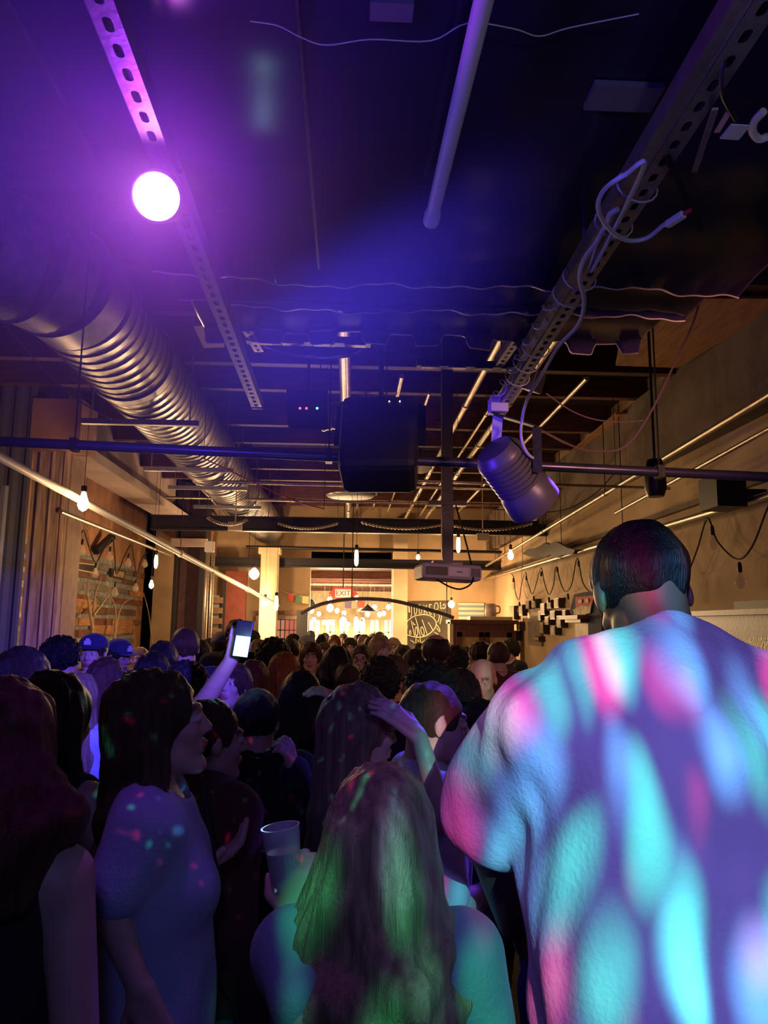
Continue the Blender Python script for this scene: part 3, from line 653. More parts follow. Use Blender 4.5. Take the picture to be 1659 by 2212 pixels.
# ================================================================ EXIT sign
ep = PY(741, 1282, 15.0); ex = thing('exit_sign', 'red framed lit sign reading EXIT, hung above the opening', 'sign', ep)
M_RED = mat('red_sign_frame', (.75, .08, .05), .5, emit=(1, .1, .05), estr=.35)
MB().box(ep, (.40, .06, .22)).poly([ep + Vector((.2, -.03, .08)), ep + Vector((.2, -.03, -.08)), ep + Vector((.29, -.03, 0))], .05, (0, 1, 0)).poly([ep + Vector((-.2, -.03, .08)), ep + Vector((-.2, -.03, -.08)), ep + Vector((-.29, -.03, 0))], .05, (0, 1, 0)).build('frame', M_RED, ex)
MB().box(ep + Vector((0, -.035, 0)), (.31, .01, .16)).build('lit_face', glow('exit_face', (1, .75, .40), 1.3), ex)
MB().tube([ep + Vector((0, 0, .1)), Vector((ep.x, ep.y, ZC))], .012, 6).build('stem', M_BLACKM, ex)
def text(body, size, loc, rot, m, parent, name='lettering', ext=.004):
    cu = bpy.data.curves.new(name, 'FONT'); cu.body = body; cu.size = size; cu.extrude = ext; cu.align_x = 'CENTER'; cu.align_y = 'CENTER'
    o = bpy.data.objects.new('tmp', cu); COL.objects.link(o); bpy.context.view_layer.update()
    me = bpy.data.meshes.new_from_object(o.evaluated_get(bpy.context.evaluated_depsgraph_get())); bpy.data.objects.remove(o)
    me.transform(Matrix.Translation(loc) @ Euler(rot).to_matrix().to_4x4())
    return link_mesh(name, me, m, parent)
text('EXIT', .145, ep + Vector((0, -.043, 0)), (R(90), 0, 0), glow('exit_letters', (.7, .04, .01), .7), ex)

# ================================================================ right wall: chalk mural, flag, cabinet, frames
cbd = thing('chalk_mural', 'black chalkboard mural with looping chalk letters on the rear wall', 'mural', PY(920, 1430, 15.9))
M_CB = mat('chalkboard_black', (.035, .035, .030), .8, var=.4, vscale=3, col2=(.10, .09, .06))
MB().poly([PY(x, y, 15.93) for x, y in [(859, 1300), (974, 1298), (978, 1440), (859, 1445)]], .03, (0, 1, 0)).build('board', M_CB, cbd)
M_CHALK = mat('chalk', (.62, .60, .42), .9)
def zs(pts): return [PY(840 + x / 7.541, 1270 + y / 7.541, 15.91) for x, y in pts]
strokes = [
    [(235, 340), (230, 290), (200, 275), (180, 310), (185, 370), (220, 400), (240, 440), (225, 510), (185, 570), (170, 540), (180, 500)],
    [(275, 265), (278, 380), (285, 530), (310, 545)], [(320, 280), (322, 400)], [(365, 270), (368, 420), (350, 470)],
    [(330, 290), (340, 400)], [(410, 280), (415, 400), (425, 430), (450, 400), (452, 280)],
    [(490, 270), (492, 400)], [(490, 270), (525, 300), (530, 400), (492, 410)], [(570, 280), (575, 420)], [(620, 280), (575, 350), (630, 420)],
    [(660, 270), (662, 420)], [(660, 270), (700, 270)], [(662, 340), (695, 340)], [(662, 425), (700, 425)],
    [(740, 480), (745, 270), (790, 250), (800, 330), (755, 370), (810, 440)], [(840, 230), (845, 330), (870, 330)], [(880, 290), (900, 260), (920, 300), (895, 340), (878, 310)],
    [(865, 430), (850, 500), (830, 590)], [(830, 430), (810, 520), (790, 560)],
    [(240, 700), (250, 620), (310, 530), (400, 465), (500, 440), (600, 435), (700, 470), (760, 540), (770, 600), (740, 670), (680, 730), (600, 780), (500, 805), (400, 795), (310, 770), (260, 730), (240, 690)],
    [(240, 690), (160, 745)], [(235, 720), (240, 830)],
    [(360, 530), (390, 660), (420, 790)], [(430, 480), (470, 620), (510, 790)], [(540, 520), (590, 660), (630, 780)], [(640, 560), (690, 640), (720, 700)],
    [(430, 650), (430, 740), (455, 790), (470, 730), (450, 640), (430, 650)], [(520, 650), (525, 720), (560, 780), (575, 720), (545, 640), (520, 650)],
    [(290, 600), (300, 640), (285, 650)], [(330, 720), (345, 690), (360, 740), (340, 760), (330, 720)],
    [(440, 810), (440, 900)], [(505, 800), (515, 900), (540, 890), (600, 850)], [(780, 600), (820, 660), (830, 710), (800, 690), (780, 650)], [(740, 720), (800, 760)],
    [(470, 840), (480, 880)], [(390, 560), (410, 600), (430, 590)], [(350, 850), (420, 900)]]
for st in strokes:
    MB().tube(smooth_path(zs(st), 4) if len(st) > 2 else zs(st), .011 if len(st) < 12 else .014, 5).build('chalk_stroke', M_CHALK, cbd)
fg = thing('striped_flag', 'blue and white striped flag hung on the rear wall beside the chalkboard', 'flag', PY(1018, 1340, 15.9))
f0, f1 = PY(990, 1302, 15.94), PY(1046, 1338, 15.94)
for k in range(7):
    z0 = f0.z + (f1.z - f0.z) * k / 7; z1 = f0.z + (f1.z - f0.z) * (k + 1) / 7
    MB().box(((f0.x + f1.x) / 2, 15.95, (z0 + z1) / 2), (f1.x - f0.x, .02, abs(z1 - z0))).build('stripe', mat('flag_blue', (.22, .32, .36), .8) if k % 2 else mat('flag_white', (.72, .66, .5), .8), fg)
# big wooden glazed cabinet in the rear right corner
cbY = 13.2
x0, x1 = PY(980, 1345, cbY).x, PY(1112, 1345, cbY).x; zt = PY(1040, 1341, cbY).z
cab = thing('glazed_cabinet', 'dark red wooden cabinet with two glazed doors in the rear right corner', 'cabinet', ((x0 + x1) / 2, cbY, 0))
M_CABG = mat('cabinet_glass_amber', (.55, .36, .16), .15, var=.2, vscale=3)
MB().box(((x0 + x1) / 2, cbY + .3, zt / 2), (x1 - x0, .5, zt - .06)).build('carcass', M_WOOD, cab)
MB().box(((x0 + x1) / 2, cbY + .28, zt - .02), (x1 - x0 + .12, .62, .07)).build('cornice', M_WOOD, cab)
MB().box((x0 - .03, cbY + .2, zt / 2), (.06, .3, zt - .05)).build('side_post', M_JAMB, cab)
for k in range(2):
    w = (x1 - x0 - .1) / 2; cx_ = x0 + .05 + w * (k + .5)
    d_ = MB()
    d_.box((cx_ - w / 2 + .05, cbY + .02, zt / 2 - .05), (.09, .05, zt - .3)).box((cx_ + w / 2 - .05, cbY + .02, zt / 2 - .05), (.09, .05, zt - .3)).box((cx_, cbY + .02, zt - .22), (w, .05, .12)).box((cx_, cbY + .02, .2), (w, .05, .2))
    do = d_.build('glazed_door', M_WOOD, cab)
    MB().box((cx_, cbY + .03, zt / 2), (w - .16, .01, zt - .5)).build('pane', M_CABG, do)
    MB().box((cx_ + (.5 - k) * (w - .1), cbY - .02, 1.05), (.02, .03, .1)).build('handle', M_GALV, do)
mg = PY(1060, 1328, 13.4); mgo = thing('ceramic_stein', 'pale ceramic stein with a handle standing on a ledge above the cabinet', 'mug', (mg.x, mg.y, zt + .065))
zb_ = zt + .08
MB().lathe([(.09, 0), (.105, .02), (.10, .12), (.09, .22), (.085, .225)], (mg.x, mg.y, zb_), (0, 0, 1), 20).build('cup_body', mat('pale_ceramic', (.75, .62, .55), .4, var=.4, vscale=12), mgo)
MB().tube(smooth_path([(mg.x + .09, mg.y, zb_ + .19), (mg.x + .16, mg.y, zb_ + .17), (mg.x + .16, mg.y, zb_ + .08), (mg.x + .10, mg.y, zb_ + .05)], 5), .014, 8).build('handle', M_JAMB, mgo)
tag(MB().box((mg.x - .02, mg.y, zt + .045), (.75, .35, .06)).build('ledge_board', M_JAMB), 'pale board on top of the glazed cabinet under the stein', 'board')
# framed boxes on the right wall
FR = [(1108, 1310, 1122, 1338, 0), (1129, 1307, 1140, 1330, 0), (1144, 1299, 1155, 1315, 0), (1157, 1295, 1169, 1313, 0), (1176, 1304, 1190, 1328, 0), (1191, 1297, 1204, 1314, 0), (1206, 1293, 1221, 1313, 0), (1197, 1320, 1213, 1338, 0), (1186, 1332, 1199, 1350, 0), (1212, 1330, 1226, 1356, 0), (1124, 1345, 1134, 1362, 0), (1113, 1362, 1127, 1384, 0), (1174, 1345, 1187, 1370, 0), (1198, 1352, 1213, 1372, 0), (1172, 1320, 1180, 1340, 0), (1164, 1374, 1177, 1386, 0), (1225, 1318, 1236, 1335, 0)]
fr_l = ['tall, leftmost under the first socket', 'tall, second from the corner', 'behind a dangling bulb, upper row', 'upper row, third from the corner', 'tall, beside the mirror top', 'upper row, right of the third bulb', 'upper row, left of the pennant', 'centre of the cluster', 'lower left of the cluster centre', 'tall, below the pennant corner', 'small, low near the cabinet', 'lowest, by the cabinet side', 'tall, right of the mirror', 'square, above the shirt shoulder', 'narrow, at the mirror top corner', 'small, right of the mirror foot', 'small, tucked at the pennant edge']
M_FRB = mat('frame_black', (.03, .022, .02), .5); M_PIC = mat('old_print', (.50, .38, .24), .6, var=.6, vscale=9)
for (xa, ya, xb, yb, _), l_ in zip(FR, fr_l):
    a, b = PX(xa, ya, XR - .02), PX(xb, yb, XR - .02)
    yc, zc = (a.y + b.y) / 2, (a.z + b.z) / 2; dy = abs(a.y - b.y) * .72; dz = abs(a.z - b.z)
    t = thing('framed_picture', 'little deep framed picture on the right wall, ' + l_, 'picture', (XR, yc, zc), 'small framed pictures on the right wall')
    MB().box((XR - .05, yc, zc), (.10, dy, dz)).build('frame', M_FRB, t)
    MB().box((XR - .102, yc, zc), (.006, dy - .03, dz - .03)).build('print', M_PIC, t)
a, b = PX(1142, 1323, XR - .02), PX(1172, 1396, XR - .02)
t = thing('wall_mirror', 'grey clouded wall mirror with thin frame among the small pictures', 'mirror', (XR, (a.y + b.y) / 2, (a.z + b.z) / 2))
MB().box((XR - .02, (a.y + b.y) / 2, (a.z + b.z) / 2), (.04, abs(a.y - b.y), abs(a.z - b.z))).build('frame', mat('bronze_frame', (.30, .22, .12), .4), t)
MB().box((XR - .042, (a.y + b.y) / 2, (a.z + b.z) / 2), (.006, abs(a.y - b.y) - .08, abs(a.z - b.z) - .08)).build('glass', mat('clouded_glass', (.30, .27, .22), .3, var=.3, vscale=4), t)
# pennant + mantel shelf + dark blue banner
bn = thing('wall_banner', 'dark banner with a red and cream crest hanging on the right wall', 'banner', PX(1265, 1310, XR - .1))
def wall_poly(pts, X, th, m, nm, par): return MB().poly([PX(x, y, X) for x, y in pts], th, (1, 0, 0)).build(nm, m, par)
M_NAVY = mat('navy_cloth', (.03, .035, .08), .9, var=.3)
wall_poly([(1230, 1322), (1240, 1284), (1262, 1279), (1288, 1276), (1296, 1283), (1300, 1300), (1300, 1420), (1272, 1420), (1270, 1345), (1236, 1330)], XR - .10, .03, M_NAVY, 'cloth', bn)
wall_poly([(1243, 1290), (1283, 1286), (1278, 1308), (1243, 1314)], XR - .12, .012, mat('red_crest', (.40, .05, .05), .8), 'red_field', bn)
wall_poly([(1238, 1317), (1255, 1308), (1272, 1310), (1277, 1305), (1274, 1324), (1262, 1328), (1240, 1328)], XR - .13, .012, mat('cream_crest', (.68, .58, .42), .8, var=.5, vscale=14), 'cream_field', bn)
wall_poly([(1249, 1296), (1256, 1294), (1257, 1302), (1250, 1304)], XR - .135, .006, mat('cream_crest', (.68, .58, .42), .8), 'emblem', bn)
wall_poly([(1262, 1294), (1270, 1293), (1271, 1301), (1263, 1303)], XR - .135, .006, mat('cream_crest', (.68, .58, .42), .8), 'emblem', bn)
a, b = PX(1228, 1330, XR - .15), PX(1262, 1338, XR - .15)
ms = thing('mantel_shelf', 'small moulded mantel shelf with a stone panel under the banner', 'shelf', (XR, (a.y + b.y) / 2, a.z))
MB().box((XR - .13, (a.y + b.y) / 2, (a.z + b.z) / 2), (.26, abs(a.y - b.y) + .15, .05)).box((XR - .10, (a.y + b.y) / 2, (a.z + b.z) / 2 - .045), (.2, abs(a.y - b.y), .04)).build('shelf_board', M_WOOD, ms)
MB().box((XR - .04, (a.y + b.y) / 2, (a.z + b.z) / 2 - .55), (.08, abs(a.y - b.y) - .1, .95)).build('stone_panel', mat('marbled_stone', (.58, .38, .18), .6, var=.5, vscale=6), ms)
# dark mirrored sideboard at the right
c0_, c1_ = PX(1478, 1330, 2.55), PX(1720, 1330, 2.55)
sbz = PX(1560, 1329, 2.55).z
y0_, y1_ = 4.2, c0_.y
sb = thing('tall_sideboard', 'tall black cabinet with amber glass doors against the right wall', 'cabinet', (2.8, (y0_ + y1_) / 2, 0))
MB().box((2.83, (y0_ + y1_) / 2, sbz / 2), (.50, y1_ - y0_, sbz)).build('carcass', M_BLACKM, sb)
MB().box((2.80, (y0_ + y1_) / 2, sbz + .015), (.60, y1_ - y0_ + .06, .035)).build('top_board', M_BLACKM, sb)
M_AMB = mat('textured_amber_glass', (.62, .44, .10), .35, var=.4, vscale=30, bump=.7, bscale=70)
for xa, xb in ((1512, 1580), (1608, 1700)):
    a, b = PX(xa, 1376, 2.57), PX(xb, 1376, 2.57)
    MB().box((2.572, (a.y + b.y) / 2, (a.z + .8) / 2), (.012, abs(a.y - b.y), a.z - .8)).build('glass_door', M_AMB, sb)
MB().box((XR - .04, (y0_ + y1_) / 2 + .4, sbz + .07), (.05, 1.0, .10)).build('back_rail', mat('green_rail', (.2, .24, .18), .6), sb)
light('POINT', 'right_wall_point_light', (2.0, 7.4, 2.05), 6, (1, .62, .28), .05)  # warm point light near the right wall, no lamp built around it

# ================================================================ festoon string lights
def festoon(name, label, swag_pts, socks, plane, thick=.006, bulbs='mini', s=1.0):
    t = thing(name, label, 'string lights', plane(*swag_pts[0]))
    MB().tube(smooth_path([plane(x, y) for x, y in swag_pts], 5), thick, 6).build('cord', mat('brown_rubber_cord', (.035, .022, .018), .6), t)
    for (x, y) in socks:
        p = plane(x, y); q = MB().lathe([(.007, .05), (.014, .04), (.018, .0), (.016, -.03)], p, (0, 0, 1), 10).build('socket', M_SOCK, t)
        MB().lathe([(r * s, h * s - .03) for r, h in bulb_mesh('st' if bulbs != 'mini' else 'mini', 0)], p, (0, 0, 1), 12).build('glass_bulb', M_CLEAR, q)
    return t
pr_plane = lambda x, y: PX(x, y, 2.98)
festoon('festoon_lights', 'brown festoon cord with unlit clear bulbs swagged along the right wall',
        [(1098, 1237), (1106, 1240), (1111, 1252), (1113, 1278), (1121, 1296), (1127, 1260), (1135, 1236), (1140, 1258), (1150, 1283), (1160, 1255), (1169, 1226), (1176, 1258), (1186, 1284), (1196, 1262), (1201, 1224), (1212, 1262), (1222, 1278), (1235, 1262), (1247, 1205), (1258, 1255), (1274, 1278), (1284, 1262), (1290, 1192), (1312, 1260), (1345, 1290), (1390, 1220), (1432, 1158), (1450, 1190), (1477, 1246), (1505, 1190), (1528, 1120), (1550, 1170), (1592, 1208), (1625, 1180), (1659, 1095), (1690, 1040)],
        [(1109, 1254), (1122, 1306), (1137, 1250), (1153, 1294), (1169, 1241), (1186, 1297), (1204, 1232), (1227, 1290), (1250, 1219), (1427, 1176), (1480, 1264), (1539, 1148), (1598, 1228)], pr_plane, .008, s=1.7)
pl_plane = lambda x, y: PX(x, y, -3.6)
festoon('festoon_lights', 'dark festoon cord with clear bulbs drooping across the left alcove',
        [(128, 1150), (132, 1190), (142, 1215), (165, 1180), (180, 1146), (192, 1180), (207, 1214), (225, 1185), (243, 1162), (248, 1200), (252, 1240), (270, 1200), (284, 1178), (290, 1210), (296, 1240), (305, 1210), (318, 1192)],
        [(122, 1208), (145, 1208), (178, 1172), (238, 1187), (278, 1202), (207, 1222), (249, 1264), (294, 1256), (314, 1205)], pl_plane, .011, s=2.0)
for x, y in ((128, 1150), (180, 1146), (284, 1178)):
    p = pl_plane(x, y); MB().tube([p, Vector((p.x, p.y, ZC))], .003, 5).build('hanging_wire', M_BLACKM, bpy.data.objects['festoon_lights.001'])

# ================================================================ left side
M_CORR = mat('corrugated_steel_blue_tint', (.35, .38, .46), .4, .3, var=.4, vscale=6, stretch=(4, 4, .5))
def corrugated(x0, y0, x1, y1, z0, z1, amp, n, m, nm, par=None):
    bm = bmesh.new(); N_ = n * 8; a = Vector((x0, y0, 0)); b = Vector((x1, y1, 0)); d = (b - a).normalized(); nn = Vector((-d.y, d.x, 0)); rows = []
    for i in range(N_ + 1):
        u = i / N_; w = max(-.6, min(.6, math.sin(u * n * 2 * math.pi))) / .6
        p = a.lerp(b, u) + nn * amp * w; rows.append((bm.verts.new(p + Vector((0, 0, z0))), bm.verts.new(p + Vector((0, 0, z1)))))
    for q, r_ in zip(rows, rows[1:]): bm.faces.new((q[0], r_[0], r_[1], q[1]))
    me = bpy.data.meshes.new(nm); bm.to_mesh(me); bm.free(); o = link_mesh(nm, me, m, par)
    md = o.modifiers.new('t', 'SOLIDIFY'); md.thickness = .006
    return o
PL = PY(60, 1480, 8.0).x; PRx = PY(128, 1480, 8.0).x
corr = thing('corrugated_column', 'tall column clad in weathered corrugated metal at left', 'column', ((PL + PRx) / 2, 8.2, 0))
corrugated(PL - .12, 8.0, PRx - .05, 8.0, 0, 3.6, .05, 3, mat('weathered_tin', (.78, .56, .42), .55, .2, var=.55, vscale=5, stretch=(5, 5, .6)), 'tin_cladding', corr)
MB().box(((PL + PRx) / 2 - .06, 8.28, 1.95), (PRx - PL, .42, 3.9)).build('core_post', mat('dusty_post', (.40, .26, .20), .8, var=.3), corr)
MB().box(((PL + PRx) / 2 - .02, 8.1, 3.82), (PRx - PL + .2, .5, .55)).build('head_block', M_BRICK, corr)
cw = thing('corrugated_panel', 'blue-lit corrugated metal wall panel at the left edge', 'wall panel', (-3.9, 7.4, 0))
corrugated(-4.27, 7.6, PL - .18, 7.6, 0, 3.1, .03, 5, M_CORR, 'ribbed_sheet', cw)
corrugated(-4.27, 7.9, PL - .1, 7.9, 0, 4.3, .02, 6, mat('dark_ribbed', (.12, .12, .16), .6), 'backing_sheet', cw)
# pallet cladding
pw = thing('pallet_cladding', 'rough reclaimed pallet board cladding with gaps along the left alcove', 'wall cladding', (-4.2, 12, 0))
XPL = -4.28
M_SL = [mat('pallet_board_%s' % n, c, .8, var=.4, vscale=5, stretch=(6, 1, 6), bump=.3) for n, c in (('brown', (.20, .11, .07)), ('red', (.24, .09, .06)), ('grey', (.24, .22, .18)), ('orange', (.55, .27, .12)))]
r = random.Random(5)
for row in range(12):
    z = .62 + row * .19; y = 8.5
    while y < 15.2:
        L_ = min(r.uniform(.6, 1.35), 15.8 - y); k = r.choices([0, 1, 2, 3], [5, 4, 4, 1])[0]
        MB().box((XPL + .02 + r.uniform(-.003, .03), y + L_ / 2, z + r.uniform(-.01, .01)), (.03, L_ - .01, .105 + r.uniform(-.01, .02))).build('board', M_SL[k], pw); y += L_
M_GAPG = mat('pale_glass_gap', (.40, .42, .36), .3, var=.8, vscale=6, stretch=(1, 3, 3), emit=(.65, .75, .6), estr=.02)  # faint emission stands in for light behind the boards
MB().box((XPL - .005, 11.9, 1.65), (.02, 6.9, 2.4)).build('backing', M_GAPG, pw)
for i, (x, y) in enumerate([(1163 / 3.318, 950 + 1120 / 3.318), (345, 1309), (348, 1328), (347, 1350), (345, 1372), (343, 1390)]):
    a = PX(x - 8, y - 6, XPL + .03); b = PX(x + 7, y + 6, XPL + .03)
    o = MB().box((XPL + .03, (a.y + b.y) / 2, (a.z + b.z) / 2), (.01, abs(a.y - b.y), abs(a.z - b.z))).build('lit_gap', glow('gap_glow', (.75, .85, .65), .55), pw)  # glowing plates imitate light showing through the board gaps
for (x, y, w) in ((171, 1304, 36), (240, 1360, 44), (128, 1394, 28)):
    a, b = PX(x - w, y, XPL + .05), PX(x + w, y, XPL + .05)
    MB().box((XPL + .05, (a.y + b.y) / 2, (a.z + b.z) / 2), (.03, abs(a.y - b.y), .15)).build('bright_board', M_SL[3], pw)
# bare branches
bz = thing('bare_branches', 'pale bare branches standing before the pallet boards in the left alcove', 'branches', PX(195, 1440, -4.0))
for (x, y, x2, y2, x3, y3) in ((200, 1400, 195, 1310, 175, 1250), (198, 1380, 205, 1290, 220, 1245), (200, 1360, 190, 1290, 190, 1245), (245, 1400, 250, 1320, 235, 1280), (246, 1380, 262, 1310, 290, 1290), (330, 1400, 322, 1330, 310, 1280), (202, 1330, 230, 1290, 240, 1262)):
    MB().tube(smooth_path([PX(x, y, -4.0), PX(x2, y2, -4.05), PX(x3, y3, -4.0)], 5), [.022 - .0016 * k for k in range(11)], 6).build('branch', mat('pale_bark', (.42, .34, .24), .8), bz)
for x, y in ((200, 1400), (245, 1400), (330, 1400)):
    p = PX(x, y, -4.0); MB().tube([p, Vector((p.x, p.y, 0))], .02, 6).build('stem', mat('pale_bark', (.42, .34, .24), .8), bz)
# framed sign pictures on alcove wall
for (q, lab) in (([(148, 1213), (204, 1220), (203, 1240), (147, 1229)], 'cream framed pennant picture on the left alcove wall'), ([(235, 1228), (267, 1234), (262, 1252), (234, 1246)], 'dark framed photograph on the left alcove wall')):
    pts = [PX(x, y, -4.24) for x, y in q]; t = thing('alcove_picture', lab, 'picture', pts[0])
    MB().poly(pts, .05, (1, 0, 0)).build('frame', mat('cream_frame', (.6, .48, .38), .6) if q[0][0] < 200 else M_FRB, t)
    c = sum(pts, Vector()) / 4; MB().poly([c + (p - c) * .72 + Vector((.055, 0, 0)) for p in pts], .008, (1, 0, 0)).build('print', M_FRB if q[0][0] < 200 else M_PIC, t)
for (xa, ya, xb, yb) in ((126, 1158, 155, 1128), (206, 1192, 243, 1158)):
    t = thing('wall_brace', 'dark diagonal timber brace on the left alcove wall, the ' + ('nearer one' if xa < 200 else 'farther one'), 'brace', PX(xa, ya, -4.2))
    MB().beam(PX(xa, ya, -4.22), PX(xb, yb, -4.1), .1, .1).build('timber', M_BLACKM, t)
# second column with vertical conduits and stuff
X2a, X2b = PY(372, 1350, 13.6).x, PY(442, 1350, 13.6).x
c2 = thing('steel_column', 'dark steel column with plum web left of the twin conduits', 'column', ((X2a + X2b) / 2, 13.6, 0))
MB().box((X2a + .05, 13.6, 2.15), (.05, .45, 4.3)).box((X2b - .05, 13.6, 2.15), (.1, .45, 4.3)).build('flange', M_BLACKM, c2)
MB().box(((X2a + X2b) / 2, 13.65, 2.15), (X2b - X2a, .05, 4.3)).build('web', mat('plum_paint', (.16, .08, .10), .6, var=.4), c2)  # web coloured plum
MB().box(((X2a + X2b) / 2, 13.35, PY(400, 1173, 13.4).z), (.62, .12, .14)).build('cross_plate', M_SOFF, c2)
tc_ = thing('twin_conduit', 'pair of vertical conduits with a white junction box on top at left', 'conduit', PY(440, 1480, 10.8))
for x, x2 in ((450, 429), (461, 441)):
    a = PY(x, 1195, 10.8); b = PY(x2 + (1 if x2 < 435 else 0), 1470, 10.8); MB().tube([a, Vector((a.x, a.y, 0))], .026, 8).build('vertical_run', M_PIPE, tc_)
MB().box(PY(453, 1181, 10.8), (.13, .1, .16)).build('junction_box', M_WHITE, tc_, bevel=.01)
# slatted rack
sx0, sx1 = PY(452, 1350, 14.8).x, PY(480, 1350, 14.8).x
sk = thing('slatted_rack', 'dark slatted rack with pale gaps between the column and the rear window', 'rack', ((sx0 + sx1) / 2, 14.8, 0))
for k in range(9): MB().box(((sx0 + sx1) / 2, 14.8, .6 + k * .2), (sx1 - sx0, .1, .11)).build('slat', M_SL[0], sk)
for x_ in (sx0, sx1): MB().box((x_, 14.85, 1.3), (.06, .1, 2.6)).build('upright', M_BLACKM, sk)
MB().box(((sx0 + sx1) / 2, 14.95, 1.4), (sx1 - sx0, .02, 1.8)).build('backing', mat('grey_backing', (.4, .38, .33), .7), sk)
tag(MB().box((PY(505, 1350, 15.2).x, 15.3, 1.4), (.42, .12, 2.8)).build('red_partition', mat('oxblood_paint', (.22, .05, .03), .7, var=.3)), 'oxblood red partition right of the slatted rack', 'partition')
# cream column and header at the left rear
t = thing('cream_column', 'bright cream painted column lit by the glaring bulb at left rear', 'column', (PY(577, 1350, 14.6).x, 14.7, 0))
MB().box((PY(577, 1350, 14.6).x, 14.75, 1.6), (.34, .3, 3.2)).build('shaft', M_JAMB, t, bevel=.03)
MB().box((PY(577, 1350, 14.6).x, 14.75, 3.16), (.42, .4, .12)).build('capital', M_JAMB, t)
# upper left beyond: plaster wall stretch above steel column
struct('trim_40', MB().box((-2.95, 15.0, 3.55), (.3, 1.9, .9)), M_BRICK)
# rear gridded window panel + black panel
g0, g1 = PY(563, 1350, 15.4), PY(644, 1350, 15.4); gzt = PY(600, 1326, 15.4).z
gw = thing('grid_partition', 'partition with a black gridded window glowing amber and red at left rear', 'partition', ((g0.x + g1.x) / 2, 15.4, 0))
MB().box(((g0.x + g1.x) / 2, 15.45, gzt / 2), (g1.x - g0.x + .2, .1, gzt)).build('panel', mat('grey_beige_panel', (.42, .32, .24), .7), gw)
MB().box(((g0.x + g1.x) / 2, 15.4, gzt + .02), (g1.x - g0.x + .3, .25, .07)).build('head_rail', M_WOOD, gw)
wa0, wb0 = PY(568, 1338, 15.35), PY(642, 1430, 15.35)
cols = [(1, .62, .25), (1, .42, .22), (1, .36, .2), (1, .22, .12), (1, .18, .12)]
for k in range(5):
    xa = wa0.x + (wb0.x - wa0.x) * k / 5; xb = wa0.x + (wb0.x - wa0.x) * (k + 1) / 5
    MB().box(((xa + xb) / 2, 15.385, (wa0.z + wb0.z) / 2), (xb - xa, .02, wa0.z - wb0.z)).build('lit_pane', glow('pane_glow_%d' % k, cols[k], .55), gw)
gg = MB()
for k in range(9): gg.box((wa0.x + (wb0.x - wa0.x) * k / 8, 15.36, (wa0.z + wb0.z) / 2), (.02, .03, wa0.z - wb0.z))
for k in range(5): gg.box(((wa0.x + wb0.x) / 2, 15.36, wa0.z + (wb0.z - wa0.z) * k / 4), (wb0.x - wa0.x, .03, .02))
gg.build('lattice', M_BLACKM, gw)
p0, p1 = PY(642, 1318, 14.95), PY(666, 1318, 14.95)
tag(MB().box(((p0.x + p1.x) / 2, 14.95, p0.z / 2), (p1.x - p0.x, .2, p0.z)).build('black_screen', M_BLACK), 'plain black standing screen beside the opening to the next room', 'screen')
# curved rail over the opening
cr = thing('curved_rail', 'curved steel rail arching over the crowd before the opening', 'rail', PY(660, 1325, 11.5))
MB().tube(smooth_path([PY(x, y, 11.5) for x, y in [(650, 1325), (685, 1308), (720, 1299), (760, 1294), (805, 1294), (850, 1298), (890, 1307), (930, 1318), (962, 1328), (980, 1335)]], 6), .028, 8).build('rail_pipe', M_GALV, cr)
for x, y in ((760, 1294), (965, 1329)):
    p = PY(x, y, 11.5); MB().tube([p, Vector((p.x, p.y, ZC))], .008, 6).build('hanger_rod', M_BLACKM, cr)
# prayer flags
fl = [(628, 1290, (.7, .12, .1), 'red'), (645, 1294, (.18, .34, .2), 'green'), (660, 1296, (.8, .7, .35), 'yellow'), (690, 1299, (.75, .7, .6), 'white'), (735, 1305, (.8, .78, .5), 'cream'), (752, 1306, (.35, .35, .6), 'blue'), (767, 1306, (.7, .75, .6), 'pale green'), (781, 1305, (.75, .25, .2), 'coral')]
fs = thing('prayer_flag_string', 'string holding the row of small coloured flags over the opening', 'string', PY(620, 1282, 15.6))
MB().tube(smooth_path([PY(x, y, 15.6) for x, y in [(612, 1278), (640, 1286), (680, 1291), (740, 1299), (790, 1298), (850, 1288)]], 6), .006, 5).build('cord', M_WHITE, fs)
for x, y, c, nm in fl:
    a = PY(x - 7, y - 8, 15.6); b = PY(x + 7, y + 8, 15.6)
    tag(MB().box((a + b) / 2, (b.x - a.x, .012, a.z - b.z), (0, R(3), R(8))).build('prayer_flag', mat('flag_cloth_' + nm.replace(' ', '_'), c, .9)), nm + ' cloth flag on the string over the opening', 'flag', 'small coloured flags over the opening')
# tinsel garlands strung under the far ceiling
M_TIN = mat('silver_tinsel', (.9, .82, .75), .2, .9)
for i, (xa, ya, xb, yb, Y, lab) in enumerate([(447, 1117, 535, 1122, 9.5, 'at the left beside the duct'), (600, 1130, 730, 1130, 11, 'left of the thick main pipe'), (780, 1128, 960, 1132, 11, 'from the main pipe to the projector pole'), (980, 1135, 1150, 1130, 10.5, 'right of the projector pole')]):
    a, b = PY(xa, ya, Y), PY(xb, yb, Y); pts = sag(a, b, .08, 46); rr = [.012 + .014 * (k % 2) for k in range(47)]
    t = thing('tinsel_garland', 'thin silver bead garland under the far ceiling, ' + lab, 'garland', a)
    MB().tube(pts, rr, 6).build('bead_strand', M_TIN, t)
    for e_ in (pts[0], pts[-1]): MB().tube([e_, Vector((e_.x, e_.y, ZC))], .003, 5).build('tie_string', M_BLACKM, t)
for (x, y, Y, lab) in ((508, 1137, 9.8, 'beside the duct'), (1043, 1160, 11, 'right of the projector pole')):
    p = PY(x, y, Y); tag(MB().box(p, (.18, .06, .11)).box(p + Vector((0, 0, (ZC - p.z) / 2)), (.015, .015, ZC - p.z)).build('ceiling_junction_box', M_JAMB), 'small tan box hanging from the ceiling ' + lab, 'box')
